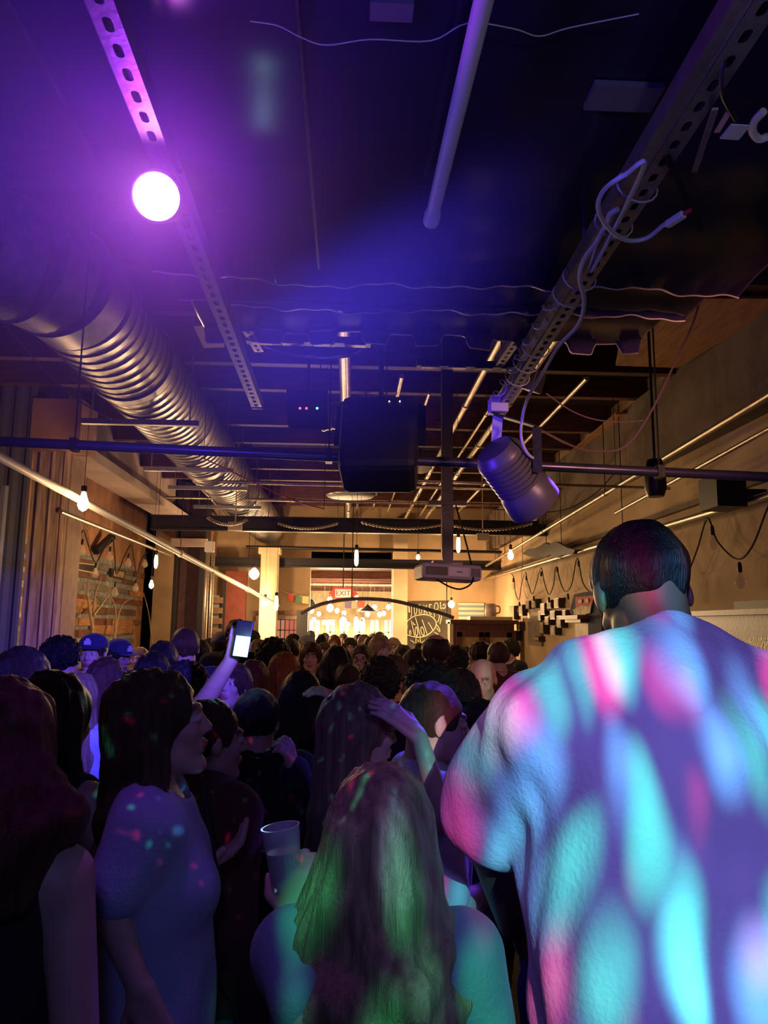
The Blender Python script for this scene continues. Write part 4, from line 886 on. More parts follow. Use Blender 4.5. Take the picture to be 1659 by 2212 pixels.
bt = thing('wall_ornament', 'jagged dark cut-out ornament above the string lights on the right wall', 'ornament', PX(1180, 1190, 2.8))
ol = [(1128, 1196), (1140, 1186), (1155, 1184), (1168, 1178), (1176, 1172), (1186, 1176), (1200, 1170), (1212, 1176), (1226, 1184), (1242, 1188), (1238, 1196), (1215, 1199), (1200, 1205), (1188, 1198), (1176, 1204), (1160, 1200), (1145, 1203)]
MB().poly([PX(x, y, 2.8) for x, y in ol], .05, (1, 0, 0)).build('silhouette', M_BLACK, bt)
MB().tube([PX(1180, 1180, 2.83), Vector((2.83, PX(1180, 1180, 2.83).y, ZC))], .006, 6).build('hanger', M_BLACKM, bt)

# ================================================================ haze ball thickened around the stage lamp to draw its halo
hz = bpy.data.materials.new('lamp_halo_haze'); hz.use_nodes = True; nt = hz.node_tree
nt.nodes.remove(nt.nodes['Principled BSDF']); vs = nt.nodes.new('ShaderNodeVolumeScatter')
vs.inputs['Color'].default_value = (.8, .75, 1, 1); vs.inputs['Anisotropy'].default_value = .1
ge = nt.nodes.new('ShaderNodeNewGeometry'); di = nt.nodes.new('ShaderNodeVectorMath'); di.operation = 'DISTANCE'; di.inputs[1].default_value = LC
nt.links.new(ge.outputs['Position'], di.inputs[0])
def mth(op, a, b=None):
    n = nt.nodes.new('ShaderNodeMath'); n.operation = op
    for i, v in enumerate((a, b)):
        if v is None: continue
        if isinstance(v, (int, float)): n.inputs[i].default_value = v
        else: nt.links.new(v, n.inputs[i])
    return n.outputs[0]
q = mth('DIVIDE', di.outputs['Value'], .16); q = mth('MULTIPLY', q, q); den = mth('DIVIDE', 3.0, mth('ADD', q, 1.0))
edge = nt.nodes.new('ShaderNodeMapRange'); edge.interpolation_type = 'SMOOTHSTEP'; edge.inputs['From Min'].default_value = .78; edge.inputs['From Max'].default_value = .15
nt.links.new(di.outputs['Value'], edge.inputs['Value'])
nt.links.new(mth('MULTIPLY', den, edge.outputs[0]), vs.inputs['Density'])
nt.links.new(vs.outputs[0], nt.nodes['Material Output'].inputs['Volume'])
hb = MB(); hb.lathe([(.01, -.8)] + [(.8 * math.cos(R(a)), .8 * math.sin(R(a))) for a in range(-75, 90, 15)] + [(.01, .8)], LC, (0, 0, 1), 24)
haze = hb.build('lamp_halo_haze', hz); tag(haze, kind='stuff')
# ================================================================ people: smooth-blended body surfaces
import openvdb as vdb
def V3(p): return np.array([p[0], p[1], p[2]], dtype=np.float32)
class Field:
    """signed distance field blended on a grid, turned into one continuous surface"""
    def __init__(s, vox): s.vox = vox; s.pr = []
    def cap(s, a, b, ra, rb=None, k=.02, sub=False): s.pr.append(('c', V3(a), V3(b), ra, ra if rb is None else rb, k, sub)); return s
    def ell(s, c, r, k=.02, rot=None, sub=False): s.pr.append(('e', V3(c), V3(r), rot, 0, k, sub)); return s
    def cut(s, p, n): s.pr.append(('p', V3(p), V3(n), 0, 0, 0, True)); return s
    def mesh(s, name):
        v = s.vox; lo = np.full(3, 1e9); hi = -lo
        for q in s.pr:
            if q[6]: continue
            if q[0] == 'c': r_ = max(q[3], q[4]); A = np.minimum(q[1], q[2]) - r_; B = np.maximum(q[1], q[2]) + r_
            elif q[0] == 'e': r_ = (max(q[2]) if q[3] is not None else q[2]); A = q[1] - r_; B = q[1] + r_
            else: continue
            lo = np.minimum(lo, A); hi = np.maximum(hi, B)
        lo = lo - 4 * v; n = np.ceil((hi + 4 * v - lo) / v).astype(int) + 1
        G = np.full(n, .1, np.float32)
        ax = [(lo[i] + v * np.arange(n[i])).astype(np.float32) for i in range(3)]
        for q in s.pr:
            kind, k, sub = q[0], q[5], q[6]
            if kind == 'p':
                d = (ax[0][:, None, None] - q[1][0]) * q[2][0] + (ax[1][None, :, None] - q[1][1]) * q[2][1] + (ax[2][None, None, :] - q[1][2]) * q[2][2]
                G = np.maximum(G, d); continue
            m = k + 3 * v
            if kind == 'c': r_ = max(q[3], q[4]); A = np.minimum(q[1], q[2]) - r_ - m; B = np.maximum(q[1], q[2]) + r_ + m
            else: r_ = (max(q[2]) if q[3] is not None else q[2]); A = q[1] - r_ - m; B = q[1] + r_ + m
            i0 = np.maximum(((A - lo) / v).astype(int), 0); i1 = np.minimum(((B - lo) / v).astype(int) + 2, n)
            if (i1 <= i0).any(): continue
            X = ax[0][i0[0]:i1[0]][:, None, None]; Y = ax[1][i0[1]:i1[1]][None, :, None]; Z = ax[2][i0[2]:i1[2]][None, None, :]
            if kind == 'c':
                a, b = q[1], q[2]; ba = b - a; L2 = max(float(ba @ ba), 1e-9)
                px, py, pz = X - a[0], Y - a[1], Z - a[2]
                h = np.clip((px * ba[0] + py * ba[1] + pz * ba[2]) / L2, 0, 1)
                d = np.sqrt((px - h * ba[0]) ** 2 + (py - h * ba[1]) ** 2 + (pz - h * ba[2]) ** 2) - (q[3] + (q[4] - q[3]) * h)
            else:
                px, py, pz = X - q[1][0], Y - q[1][1], Z - q[1][2]
                if q[3] is not None:
                    M_ = q[3]; px, py, pz = (px * M_[0][0] + py * M_[1][0] + pz * M_[2][0], px * M_[0][1] + py * M_[1][1] + pz * M_[2][1], px * M_[0][2] + py * M_[1][2] + pz * M_[2][2])
                r = q[2]; k0 = np.sqrt((px / r[0]) ** 2 + (py / r[1]) ** 2 + (pz / r[2]) ** 2)
                k1 = np.sqrt((px / r[0] ** 2) ** 2 + (py / r[1] ** 2) ** 2 + (pz / r[2] ** 2) ** 2) + 1e-6
                d = k0 * (k0 - 1) / k1
            g = G[i0[0]:i1[0], i0[1]:i1[1], i0[2]:i1[2]]
            if sub:
                d = -d; h = np.clip(.5 - .5 * (g - d) / max(k, 1e-5), 0, 1); G[i0[0]:i1[0], i0[1]:i1[1], i0[2]:i1[2]] = g + (d - g) * h + k * h * (1 - h)
            else:
                h = np.clip(.5 + .5 * (d - g) / max(k, 1e-5), 0, 1); G[i0[0]:i1[0], i0[1]:i1[1], i0[2]:i1[2]] = d + (g - d) * h - k * h * (1 - h)
        fg = vdb.FloatGrid(.1); fg.copyFromArray(np.ascontiguousarray(G))
        P, T, Q = fg.convertToPolygons(0.0, 0.0)
        P = P * v + lo
        me = bpy.data.meshes.new(name)
        me.vertices.add(len(P)); me.vertices.foreach_set('co', P.astype(np.float32).ravel())
        nq, nt_ = len(Q), len(T)
        loops = np.concatenate([Q[:, ::-1].ravel(), T[:, ::-1].ravel()]) if nt_ else Q[:, ::-1].ravel()
        me.loops.add(len(loops)); me.loops.foreach_set('vertex_index', loops.astype(np.int32))
        me.polygons.add(nq + nt_)
        st = np.concatenate([np.arange(nq) * 4, nq * 4 + np.arange(nt_) * 3]); me.polygons.foreach_set('loop_start', st.astype(np.int32))
        me.update(calc_edges=True)
        me.polygons.foreach_set('use_smooth', np.ones(nq + nt_, bool))
        # outward orientation
        co, no = verts(me)
        c = co.mean(0)
        if ((co - c) * no).sum() < 0: me.flip_normals()
        return me
def verts(me):
    n = len(me.vertices); co = np.empty(n * 3, np.float32); me.vertices.foreach_get('co', co); co = co.reshape(-1, 3)
    no = np.empty(n * 3, np.float32); me.vertex_normals.foreach_get('vector', no); return co, no.reshape(-1, 3)
def wav(co, freq, seed, n=7, stretch=(1, 1, 1)):
    r = np.random.RandomState(seed); o = np.zeros(len(co), np.float32); q = co * np.array(stretch, np.float32)
    w = q.copy()
    for i in range(3): w[:, i] += .25 / freq * np.sin(q[:, (i + 1) % 3] * freq * 1.3 + r.uniform(0, 6.3))
    for _ in range(n):
        d = r.normal(size=3); d /= np.linalg.norm(d); f = freq * r.uniform(.7, 1.6)
        o += np.sin(w @ d.astype(np.float32) * f + r.uniform(0, 6.3))
    return o / n ** .5
def displace(me, amt):
    co, no = verts(me); co = co + no * amt[:, None]; me.vertices.foreach_set('co', co.ravel()); me.update()
def paint(me, fn, name='tint'):
    co, no = verts(me); c = fn(co); at = me.color_attributes.new(name, 'FLOAT_COLOR', 'POINT')
    at.data.foreach_set('color', np.concatenate([c, np.ones((len(c), 1))], 1).astype(np.float32).ravel())

def skin_mat(nm, col): return mat('skin_' + nm, col, .5, attr='tint', var=.12, vscale=30, spec=.4)
SKIN = {'fair': skin_mat('fair', (.62, .40, .30)), 'tan': skin_mat('tan', (.46, .27, .18)), 'brown': skin_mat('brown', (.22, .11, .07))}
HAIR = {}
for nm, c in {'black': (.012, .009, .009), 'dark': (.035, .018, .012), 'brown': (.10, .05, .028), 'ginger': (.32, .11, .04), 'blonde': (.52, .36, .20), 'sandy': (.34, .22, .13), 'red': (.13, .04, .03), 'grey': (.35, .33, .32)}.items():
    HAIR[nm] = mat('hair_' + nm, c, .42, var=.55, vscale=14, bump=.7, bscale=90, stretch=(5, 5, .35), spec=.3)
def cloth(nm, c, **k): return mat('cloth_' + nm, c, .9, var=.2, vscale=7, bump=.25, bscale=120, sheen=.1, **k)
CL = {'black': cloth('black', (.015, .014, .018)), 'navy': cloth('navy', (.03, .04, .10)), 'white': cloth('white', (.72, .72, .74)), 'grey': cloth('grey', (.25, .25, .28)), 'maroon': cloth('maroon', (.13, .025, .03)),
      'blue': cloth('blue', (.10, .16, .40)), 'green': cloth('green', (.06, .14, .10)), 'teal': cloth('teal', (.20, .32, .36)), 'pale_blue': cloth('pale_blue', (.42, .48, .66)), 'pink': cloth('pink', (.5, .2, .25)), 'denim': cloth('denim', (.06, .08, .16)), 'tan': cloth('tan', (.4, .28, .18)), 'red': cloth('red', (.3, .04, .04)), 'grey_tee': cloth('grey_tee', (.78, .74, .82))}
M_SHOE = mat('shoe_dark', (.03, .03, .03), .6)

SH = 1.42; HC = np.array([0, .02, 1.60])
def arm_pts(side, w, mode='down', dz=0):
    s = Vector((side * w, 0, SH - dz))
    if isinstance(mode, (list, tuple)): return s, Vector(mode[0]), Vector(mode[1])
    if mode == 'down': return s, s + Vector((side * .06, -.03, -.28)), s + Vector((side * .06, .07, -.52))
    if mode == 'bent': return s, s + Vector((side * .07, -.02, -.27)), s + Vector((side * .01, .20, -.22))
    if mode == 'up': return s, s + Vector((side * .10, .12, .12)), s + Vector((side * .02, .22, .34))
def hand(f, wrist, d, n, side, curl=.35, sc=1.0):
    """palm with five separate fingers; d = pointing direction, n = palm normal"""
    d = Vector(d).normalized(); n = (Vector(n) - d * Vector(n).dot(d)).normalized(); x = d.cross(n) * side
    w = Vector(wrist); pc = w + d * .048 * sc
    for t in (-.024, -.008, .008, .024):
        f.cap(w + x * t * .7 + d * .01, w + d * .082 * sc + x * t * sc, .0125, .0115, .012)
    for t, L_ in ((-.030, .066), (-.010, .078), (.010, .073), (.029, .056)):
        a = w + d * .085 * sc + x * t * sc
        dd = (d * math.cos(curl * .6) + n * math.sin(curl * .6)).normalized(); b = a + dd * L_ * .48 * sc
        d3 = (d * math.cos(curl * 1.7) + n * math.sin(curl * 1.7)).normalized(); c = b + d3 * L_ * .52 * sc
        f.cap(a, b, .0093, .0083, .004).cap(b, c, .0083, .0068, .004)
    a = w + d * .028 * sc - x * .024 * sc; b = a + (d * .6 - x * .75 + n * .35).normalized() * .036 * sc; c = b + (d * .95 - x * .15 + n * .3).normalized() * .032 * sc
    f.cap(a, b, .0125, .0102, .008).cap(b, c, .0100, .0078, .004)

def head_prims(f, M, male, detail=True):
    """M: transform from head-local to figure space"""
    Rr = M.to_3x3(); Rn = np.array(Rr)
    def p(x, y, z): return M @ Vector((x, y, z))
    def E_(c, r, k, sub=False): f.ell(p(*c), r, k, rot=Rn, sub=sub)
    g = 1.0 if male else .95
    E_((0, -.018, .028), (.076 * g, .095 * g, .086 * g), .02); E_((0, .028, -.03), (.057 * g, .060, .084), .022)
    f.cap(p(-.044 * g, .005, -.066), p(-.014, .062, -.102), .021, .016, .02); f.cap(p(.044 * g, .005, -.066), p(.014, .062, -.102), .021, .016, .02)
    E_((0, .074, -.102), (.020, .014, .015), .02)
    if detail:
        for s in (-1, 1):
            E_((s * .031, .100, .004), (.019, .016, .013), .014, True); E_((s * .038, .060, -.024), (.021, .019, .020), .015)
            E_((s * .078 * g, -.006, -.006), (.008, .019, .030), .006)
        f.cap(p(0, .084, .012), p(0, .103, -.026), .0085, .0112, .010); E_((-.011, .090, -.031), (.009, .011, .008), .006); E_((.011, .090, -.031), (.009, .011, .008), .006)
        f.cap(p(-.040, .074, .026), p(-.010, .088, .024), .009, .009, .012); f.cap(p(.040, .074, .026), p(.010, .088, .024), .009, .009, .012)
        for s in (-1, 1): E_((s * .031, .079, .003), (.0125, .0125, .011), .002)
        f.cap(p(-.020, .082, -.060), p(0, .091, -.057), .0055, .0075, .006); f.cap(p(.020, .082, -.060), p(0, .091, -.057), .0055, .0075, .006)
        f.cap(p(-.017, .082, -.070), p(.017, .082, -.070), .0070, .0070, .006)
def face_paint(me, M, brow=(.25, .2, .2)):
    Mi = np.array(M.inverted())
    def fn(co):
        h = co @ Mi[:3, :3].T + Mi[:3, 3]; c = np.ones((len(co), 3)); x, y, z = np.abs(h[:, 0]), h[:, 1], h[:, 2]
        front = y > .045
        c[front & (x < .024 - np.abs(z + .065) * .6) & (np.abs(z + .065) < .014)] = (.75, .42, .42)
        c[front & (x > .010) & (x < .048) & (np.abs(z - (.029 - (x - .03) ** 2 * 6)) < .0055)] = brow
        e = ((x - .031) / .014) ** 2 + ((z - .003) / .0075) ** 2 < 1; c[front & e] = (1.3, 1.6, 1.8)
        e = ((x - .031) ** 2 + (z - .003) ** 2) < .0055 ** 2; c[front & e] = (.05, .05, .06)
        return c
    paint(me, fn)

def torso_prims(f, male, t, B, fat=1.0, sl_=0.0):
    """B: transform of the upper body; t: inflation for clothing"""
    w = .168 if male else .142
    def p(x, y, z): return B @ Vector((x, y, z))
    Rn = np.array(B.to_3x3())
    f.ell(p(0, 0, 1.27), (w * fat + t, (.112 if male else .098) * fat + t, .19 + t), .03, rot=Rn)
    f.ell(p(0, .008, 1.08), (w * .86 * fat + t, .105 * fat + t, .17 + t), .05, rot=Rn)
    f.cap(p(-w * .92, -.005, 1.405 - sl_), p(0, -.005, 1.415), .052 + t, k=.05); f.cap(p(w * .92, -.005, 1.405 - sl_), p(0, -.005, 1.415), .052 + t, k=.05)
    for s in (-1, 1): f.cap(p(0, -.018, 1.475), p(s * w * .8, -.01, 1.425), .040 + t, .045 + t, .03)
    if not male:
        for s in (-1, 1): f.ell(p(s * .062, .075, 1.27), (.058 + t, .055 + t, .060 + t), .03, rot=Rn)
def build_person(name, label, spec, root=None):
    """spec keys: male, vox, hair, haircol, skin, top, topcol, arms(L,R), lean, side, head(yaw,pitch,roll), cap, sleeves..."""
    g = spec.get; male = g('male', True); vx = g('vox', .012); seed = g('seed', 1)
    root = root or thing(name, label, 'person')
    lean, sidel, twist = g('lean', 0), g('side', 0), g('twist', 0)
    piv = Vector((0, 0, .98))
    B = Matrix.Translation(piv) @ Matrix.Rotation(R(-lean), 4, 'X') @ Matrix.Rotation(R(sidel), 4, 'Y') @ Matrix.Rotation(R(twist), 4, 'Z') @ Matrix.Translation(-piv)
    hy, hp, hr = g('head', (0, 0, 0)); hf = g('headfwd', 0)
    HM = B @ Matrix.Translation((0, hf, 0)) @ Matrix.Translation((0, 0, 1.50)) @ Euler((R(-hp) - (-R(lean) * .7 * g('level', 1)), R(hr), R(hy))).to_matrix().to_4x4() @ Matrix.Translation((0, .02, .10))
    fat = g('fat', 1.0)
    # ---- arms
    w = g('shw', .178 if male else .150)
    arms = {}
    for s, key in ((-1, 'L'), (1, 'R')):
        a = g('arm' + key, 'down'); ps = arm_pts(s, w, a, g('slope', 0))
        if isinstance(a, (list, tuple)): arms[s] = (B @ Vector(ps[0]), Vector(ps[1]), Vector(ps[2]))
        else: arms[s] = tuple(B @ Vector(q) for q in ps)
    ar = 1.0 if male else .82; ar *= g('armfat', 1.0)
    # ---- body
    f = Field(vx); torso_prims(f, male, 0, B, fat, g('slope', 0))
    f.cap(B @ Vector((0, -.012, 1.40)), HM @ Vector((0, -.03, -.05)), .060 if male else .050, .055 if male else .046, .03)
    head_prims(f, HM, male, vx < .010 or g('face', True))
    for s, (sh, el, wr) in arms.items():
        f.cap(sh, el, .052 * ar, .040 * ar, .02); f.cap(el, wr, .041 * ar, .027 * ar, .012)
        dr = (wr - el).normalized(); hn = g('handn' + ('R' if s > 0 else 'L'), (-s, .2, 0))
        if vx < .0105: hand(f, wr, g('handd' + ('R' if s > 0 else 'L'), dr), hn, s, g('curl', .5))
        else:
            hd = Vector(dr); f.cap(wr, wr + hd * .07, .026, .026, .01); xx = hd.cross(Vector(hn)).normalized()
            for q in (-.024, -.008, .008, .022): f.cap(wr + hd * .075 + xx * q, wr + hd * .15 + xx * q * 1.2, .011, .009, .002)
            f.cap(wr + hd * .02 + xx * .025 * s, wr + hd * .075 + xx * .045 * s, .012, .009, .004)
    if not g('nolower'):
        f.ell((0, -.005, .93), (.15, .105, .13), .04)
        for s in (-1, 1): f.cap((s * .088, 0, .88), (s * .095, .01, .48), .07, .05, .03).cap((s * .095, .01, .48), (s * .10, -.01, .09), .046, .034, .02)
    me = f.mesh('body'); face_paint(me, HM)
    body = link_mesh('body', me, SKIN[g('skin', 'fair')], root)
    # ---- top
    tc, t = g('topcol', 'black'), g('t', .014); ft = Field(max(vx * .9, .006)); torso_prims(ft, male, t, B, fat, g('slope', 0))
    ft.ell((0, -.003, .95), (.158 * fat + t, .108 * fat + t, .14), .05)
    if g('drape'):
        for a_, b_, r_ in g('drape'): ft.cap(a_, b_, r_, k=.06)
    sl = g('sleeve', .75)
    for s, (sh, el, wr) in arms.items():
        if sl <= 0: continue
        if sl <= 1: ft.cap(sh, sh.lerp(el, sl), .060 * ar + t, (.062 - .012 * sl) * ar + t, .03)
        else: ft.cap(sh, el, .060 * ar + t, .046 * ar + t, .03); ft.cap(el, el.lerp(wr, sl - 1), .046 * ar + t, .034 * ar + t * .8, .015)
    ft.cut((0, 0, g('hem', .86)), (0, 0, -1))
    nb = B @ Vector((0, .01, 1.50)); nt_ = B @ Vector((0, .06, 1.60)); ft.cap(nb, nt_, g('neck', .075 if male else .085), .10, .012, sub=True)
    if sl <= 0:
        for s in (-1, 1): ft.ell(B @ Vector((s * (w + .04), 0, SH + .01)), (.062, .12, .13), .015, rot=np.array(B.to_3x3()), sub=True)
    mt = ft.mesh('shirt'); co, no = verts(mt)
    amp = g('fold', .006)
    displace(mt, amp * wav(co, 26, seed, stretch=g('foldst', (1, 1, .45))) + amp * .5 * wav(co, 60, seed + 1, stretch=(1, 1, .5)))
    shirt = link_mesh(g('topname', 'shirt'), mt, CL[tc], root)
    # ---- trousers and shoes
    fp = Field(max(vx, .012)); fp.ell((0, -.006, .94), (.163, .118, .135), .04)
    for s in (-1, 1): fp.cap((s * .088, 0, .87), (s * .096, .012, .48), .090, .066, .04).cap((s * .096, .012, .48), (s * .102, -.01, .10), .064, .052, .02)
    fp.cut((0, 0, .055), (0, 0, -1)); mp_ = fp.mesh('trousers'); co, no = verts(mp_); displace(mp_, .004 * wav(co, 30, seed + 2))
    link_mesh('trousers', mp_, CL[g('legcol', 'denim')], root)
    fs_ = Field(.010)
    for s in (-1, 1): fs_.cap((s * .10, -.05, .045), (s * .112, .15, .036), .043, .036, .02)
    fs_.cut((0, 0, .004), (0, 0, -1)); link_mesh('shoes', fs_.mesh('shoes'), M_SHOE, root)
    # ---- hair
    hs = g('hair', 'short')
    if hs != 'bald': hair_mesh(hs, HM, B, vx, seed, HAIR[g('haircol', 'dark')], root, spec)
    elif g('fringe'): hair_mesh('fringe', HM, B, vx, seed, HAIR[g('haircol', 'dark')], root, spec)
    if g('cap'): cap_mesh(HM, root, g('cap'), g('emblem'))
    if g('glasses'): glasses(HM, root)
    root['_'] = 0; del root['_']
    return root, HM, arms
def hair_mesh(style, HM, B, vx, seed, m, root, spec):
    v = max(.0042, vx * .8); f = Field(v); Rn = np.array(HM.to_3x3())
    def p(x, y, z): return HM @ Vector((x, y, z))
    def E_(c, r, k=.02, sub=False): f.ell(p(*c), r, k, rot=Rn, sub=sub)
    th = {'short': .008, 'buzz': .004, 'afro': .05, 'curly': .03, 'fringe': .010}.get(style, .012)
    E_((0, -.020, .030), (.077 + th, .096 + th, .088 + th))
    amp, fr, st = .003, 90, (1, 1, .5)
    if style in ('long', 'wavy', 'shoulder', 'bob'):
        L_ = {'long': .42, 'wavy': .40, 'shoulder': .27, 'bob': .17}[style] * spec.get('hairlen', 1)
        wd = spec.get('hairw', 1.0)
        for s in (-1, 1):
            f.cap(p(s * .060, -.03, .02), p(s * .072 * wd, -.035, -L_ * .45), .034, .036 * wd, .03)
            f.cap(p(s * .072 * wd, -.035, -L_ * .45), B @ Vector((s * .075 * wd, -.085, 1.60 - L_ + .02)), .036 * wd, .022, .03)
        for x in (-.035, 0, .035):
            f.cap(p(x, -.075, .0), p(x * 1.2 * wd, -.085, -L_ * .5), .044, .042 * wd, .03)
            f.cap(p(x * 1.2 * wd, -.085, -L_ * .5), B @ Vector((x * 1.5 * wd, -.125, 1.60 - L_ - .02 + .02 * (x == 0))), .042 * wd, .020, .03)
        if spec.get('front'):
            for s in (-1, 1): f.cap(p(s * .066, .02, .02), B @ Vector((s * .085, .075, 1.60 - L_ * .8)), .028, .020, .02)
        amp, fr, st = .0038, 120, (1, 1, .10)
    if style == 'bun': E_((0, -.115, .06), (.045, .045, .045), .01)
    if style == 'pony': f.cap(p(0, -.11, .04), p(0, -.15, -.06), .034, .036, .02).cap(p(0, -.15, -.06), p(0, -.13, -.24), .036, .014, .03)
    # open the face
    E_((0, .115, -.055), (.066, .085, .115), .012, True)
    if style in ('short', 'buzz', 'afro', 'curly', 'fringe', 'bun', 'pony'):
        E_((0, .035, -.085), (.13, .080, .075), .01, True); E_((0, .120, -.03), (.095, .075, .095), .012, True)
        E_((0, .05, -.12), (.12, .10, .085), .012, True); E_((0, -.03, -.17), (.14, .14, .09), .02, True)
    if style == 'fringe': E_((0, .03, .12), (.075, .13, .085), .02, True)
    mh = f.mesh('hair'); co, no = verts(mh)
    if style in ('afro', 'curly'): a = .006 * wav(co, 150, seed, 9) + .004 * wav(co, 300, seed + 5, 9)
    else: a = amp * wav(co, fr, seed, 7, st) + amp * .5 * wav(co, fr * 2.2, seed + 3, 7, st)
    if style == 'wavy': a = a + .009 * np.sin(co[:, 2] * 48 + 3 * np.sin(co[:, 0] * 25)).astype(np.float32) * np.clip((1.60 - co[:, 2]) * 6, 0, 1)
    displace(mh, a); return link_mesh('hair', mh, m, root)
def cap_mesh(HM, root, col, emblem=None):
    f = Field(.006); Rn = np.array(HM.to_3x3())
    def p(x, y, z): return HM @ Vector((x, y, z))
    f.ell(p(0, -.012, .055), (.092, .112, .082), .01, rot=Rn); f.ell(p(0, -.012, .0), (.20, .20, .045), .004, rot=Rn, sub=True)
    nrm = HM.to_3x3() @ Vector((0, 0, -1)); f.cut(p(0, 0, .035), nrm)
    m = link_mesh('cap', f.mesh('cap'), CL[col], root)
    b = MB(); pts = []
    for k in range(13):
        a = math.pi * k / 12; pts.append(p(.078 * math.cos(a), .075 + .085 * math.sin(a), .040 - .006 * abs(math.cos(a))))
    b.poly(pts, .005, HM.to_3x3() @ Vector((0, 0, 1))); b.build('visor', CL[col], m, smooth=False)
    if emblem: MB().box(p(0, .101, .075), (.042, .012, .026), HM.to_3x3()).box(p(0, .099, .095), (.022, .012, .014), HM.to_3x3()).build('emblem', CL['white'], m)
def glasses(HM, root):
    def p(x, y, z): return HM @ Vector((x, y, z))
    b = MB()
    for s in (-1, 1):
        ring = [p(s * (.031 + .021 * math.cos(2 * math.pi * k / 12)), .103, .002 + .016 * math.sin(2 * math.pi * k / 12)) for k in range(13)]
        b.tube(ring, .002, 5); b.tube([p(s * .052, .10, .004), p(s * .079, -.01, .004)], .0018, 5)
    b.tube([p(-.010, .104, .004), p(.010, .104, .004)], .002, 5); b.build('glasses', M_BLACK, root)

def place(root, head_px, head_py, Y, yaw, HM, scale=None):
    """stand the figure so that its head is at a real distance Y; height follows from where the head is"""
    P_ = PY(head_px, head_py, Y); hc = HM @ Vector((0, 0, 0)); s = scale or P_.z / hc.z
    Rz = Matrix.Rotation(R(yaw), 3, 'Z'); off = Rz @ (Vector((hc.x, hc.y, 0)) * s)
    root.location = (P_.x - off.x, P_.y - off.y, 0); root.rotation_euler = (0, 0, R(yaw)); root.scale = (s, s, s)
    return s
def solve_frame(head_px, head_py, Y, yaw, hz=1.60, fwd=(0, .02)):
    P_ = PY(head_px, head_py, Y); s = P_.z / hz
    Rz = Matrix.Rotation(R(yaw), 4, 'Z'); loc = Vector((P_.x, P_.y, 0)) - (Rz @ Vector((fwd[0], fwd[1], 0))) * s
    M = Matrix.Translation(loc) @ Rz @ Matrix.Diagonal((s, s, s, 1)); return M, s
def hero(label, head_px, head_py, Y, yaw, group=None, **sp):
    # arms may be given in world points through keys wL / wR = (elbow, wrist)
    tmp_lean, tmp_side = sp.get('lean', 0), sp.get('side', 0)
    piv = Vector((0, 0, .98)); B = Matrix.Translation(piv) @ Matrix.Rotation(R(-tmp_lean), 4, 'X') @ Matrix.Rotation(R(tmp_side), 4, 'Y') @ Matrix.Translation(-piv)
    hy, hp, hr = sp.get('head', (0, 0, 0)); hf = sp.get('headfwd', 0)
    HM = B @ Matrix.Translation((0, hf, 0)) @ Matrix.Translation((0, 0, 1.50)) @ Euler((R(-hp) + R(tmp_lean) * .7 * sp.get('level', 1), R(hr), R(hy))).to_matrix().to_4x4() @ Matrix.Translation((0, .02, .10))
    hc = HM.translation
    if Y > 2.65: Y *= 1.06; head_py += 7
    M, s = solve_frame(head_px, head_py, Y, yaw, hc.z, (hc.x, hc.y)); Mi = M.inverted()
    for k in 'LR':
        if 'w' + k in sp: sp['arm' + k] = [Mi @ Vector(q) for q in sp['w' + k]]
        if 'wd' + k in sp: sp['handd' + k] = Mi.to_3x3() @ Vector(sp['wd' + k])
        if 'wn' + k in sp: sp['handn' + k] = Mi.to_3x3() @ Vector(sp['wn' + k])
    r, HM, arms = build_person('person', label, sp)
    r.location = M.translation; r.rotation_euler = (0, 0, R(yaw)); r.scale = (s, s, s)
    if group: r['group'] = group
    return r, HM, arms, M

# ---------------------------------------------------------------- people close to the stage
BIG = hero('big man in a pale T-shirt at right, back turned, coloured light blobs across his shirt', 1385, 1284, 1.52, 0, male=True, vox=.0062, lean=14, side=2, head=(0, 24, -6), fat=1.12, armfat=1.3, t=.022, slope=.08, shw=.212, drape=[((-.085, -.02, .76), (-.10, .10, 1.26), .140), ((.085, -.02, .76), (.11, .10, 1.26), .145)],
           skin='brown', hair='buzz', haircol='black', topcol='grey_tee', topname='t_shirt', sleeve=.72, hem=.72, fold=.010, foldst=(1, 1, .16), legcol='black', neck=.066,
           wL=[PY(1066, 1800, 1.62), PY(1110, 1990, 1.90)], wR=[PY(1655, 1880, 1.50), PY(1650, 2120, 1.75)], seed=4)
BBL = hero('woman with long wavy blonde hair and grey-teal T-shirt, seen from behind at front centre', 825, 1812, 1.24, -4, male=False, vox=.0062, head=(-8, 6, 2), hair='wavy', haircol='blonde', hairlen=1.15, hairw=1.5, topcol='teal', topname='t_shirt', sleeve=.8, fold=.004, t=.016,
           fat=1.12, wL=[PY(665, 2190, 1.12), PY(640, 2000, 1.26)], armR='down', skin='fair', curl=.9, seed=5, wdL=(-.05, .25, 1), wnL=(.1, 1, .2))
CST = hero('woman with long straight fair hair in sleeveless black top, hand shading her eyes', 782, 1576, 2.06, -62, male=False, vox=.0062, head=(-6, 4, 0), hair='long', haircol='sandy', hairlen=1.15, hairw=.85, topcol='black', topname='tank_top', sleeve=0, t=.010,
           wR=[PY(958, 1770, 1.88), PY(905, 1590, 1.88)], wdR=(-.75, .1, .62), wnR=(.1, .5, -1), skin='fair', curl=.35, glasses=True, seed=6)
EBR = hero('woman with long dark brown hair in a pale blue T-shirt, profile facing right', 345, 1566, 1.68, -80, male=False, vox=.0062, head=(4, -10, 0), hair='wavy', haircol='brown', hairlen=1.0, hairw=1.35, topcol='pale_blue', topname='t_shirt', sleeve=.8, fold=.004, t=.018,
           fat=1.15, skin='fair', wR=[PY(232, 1950, 1.50), PY(300, 2130, 1.50)], wL=[PY(385, 1930, 1.86), PY(425, 1880, 1.74)], wdL=(.8, .1, .45), wnL=(0, 0, 1), seed=7)
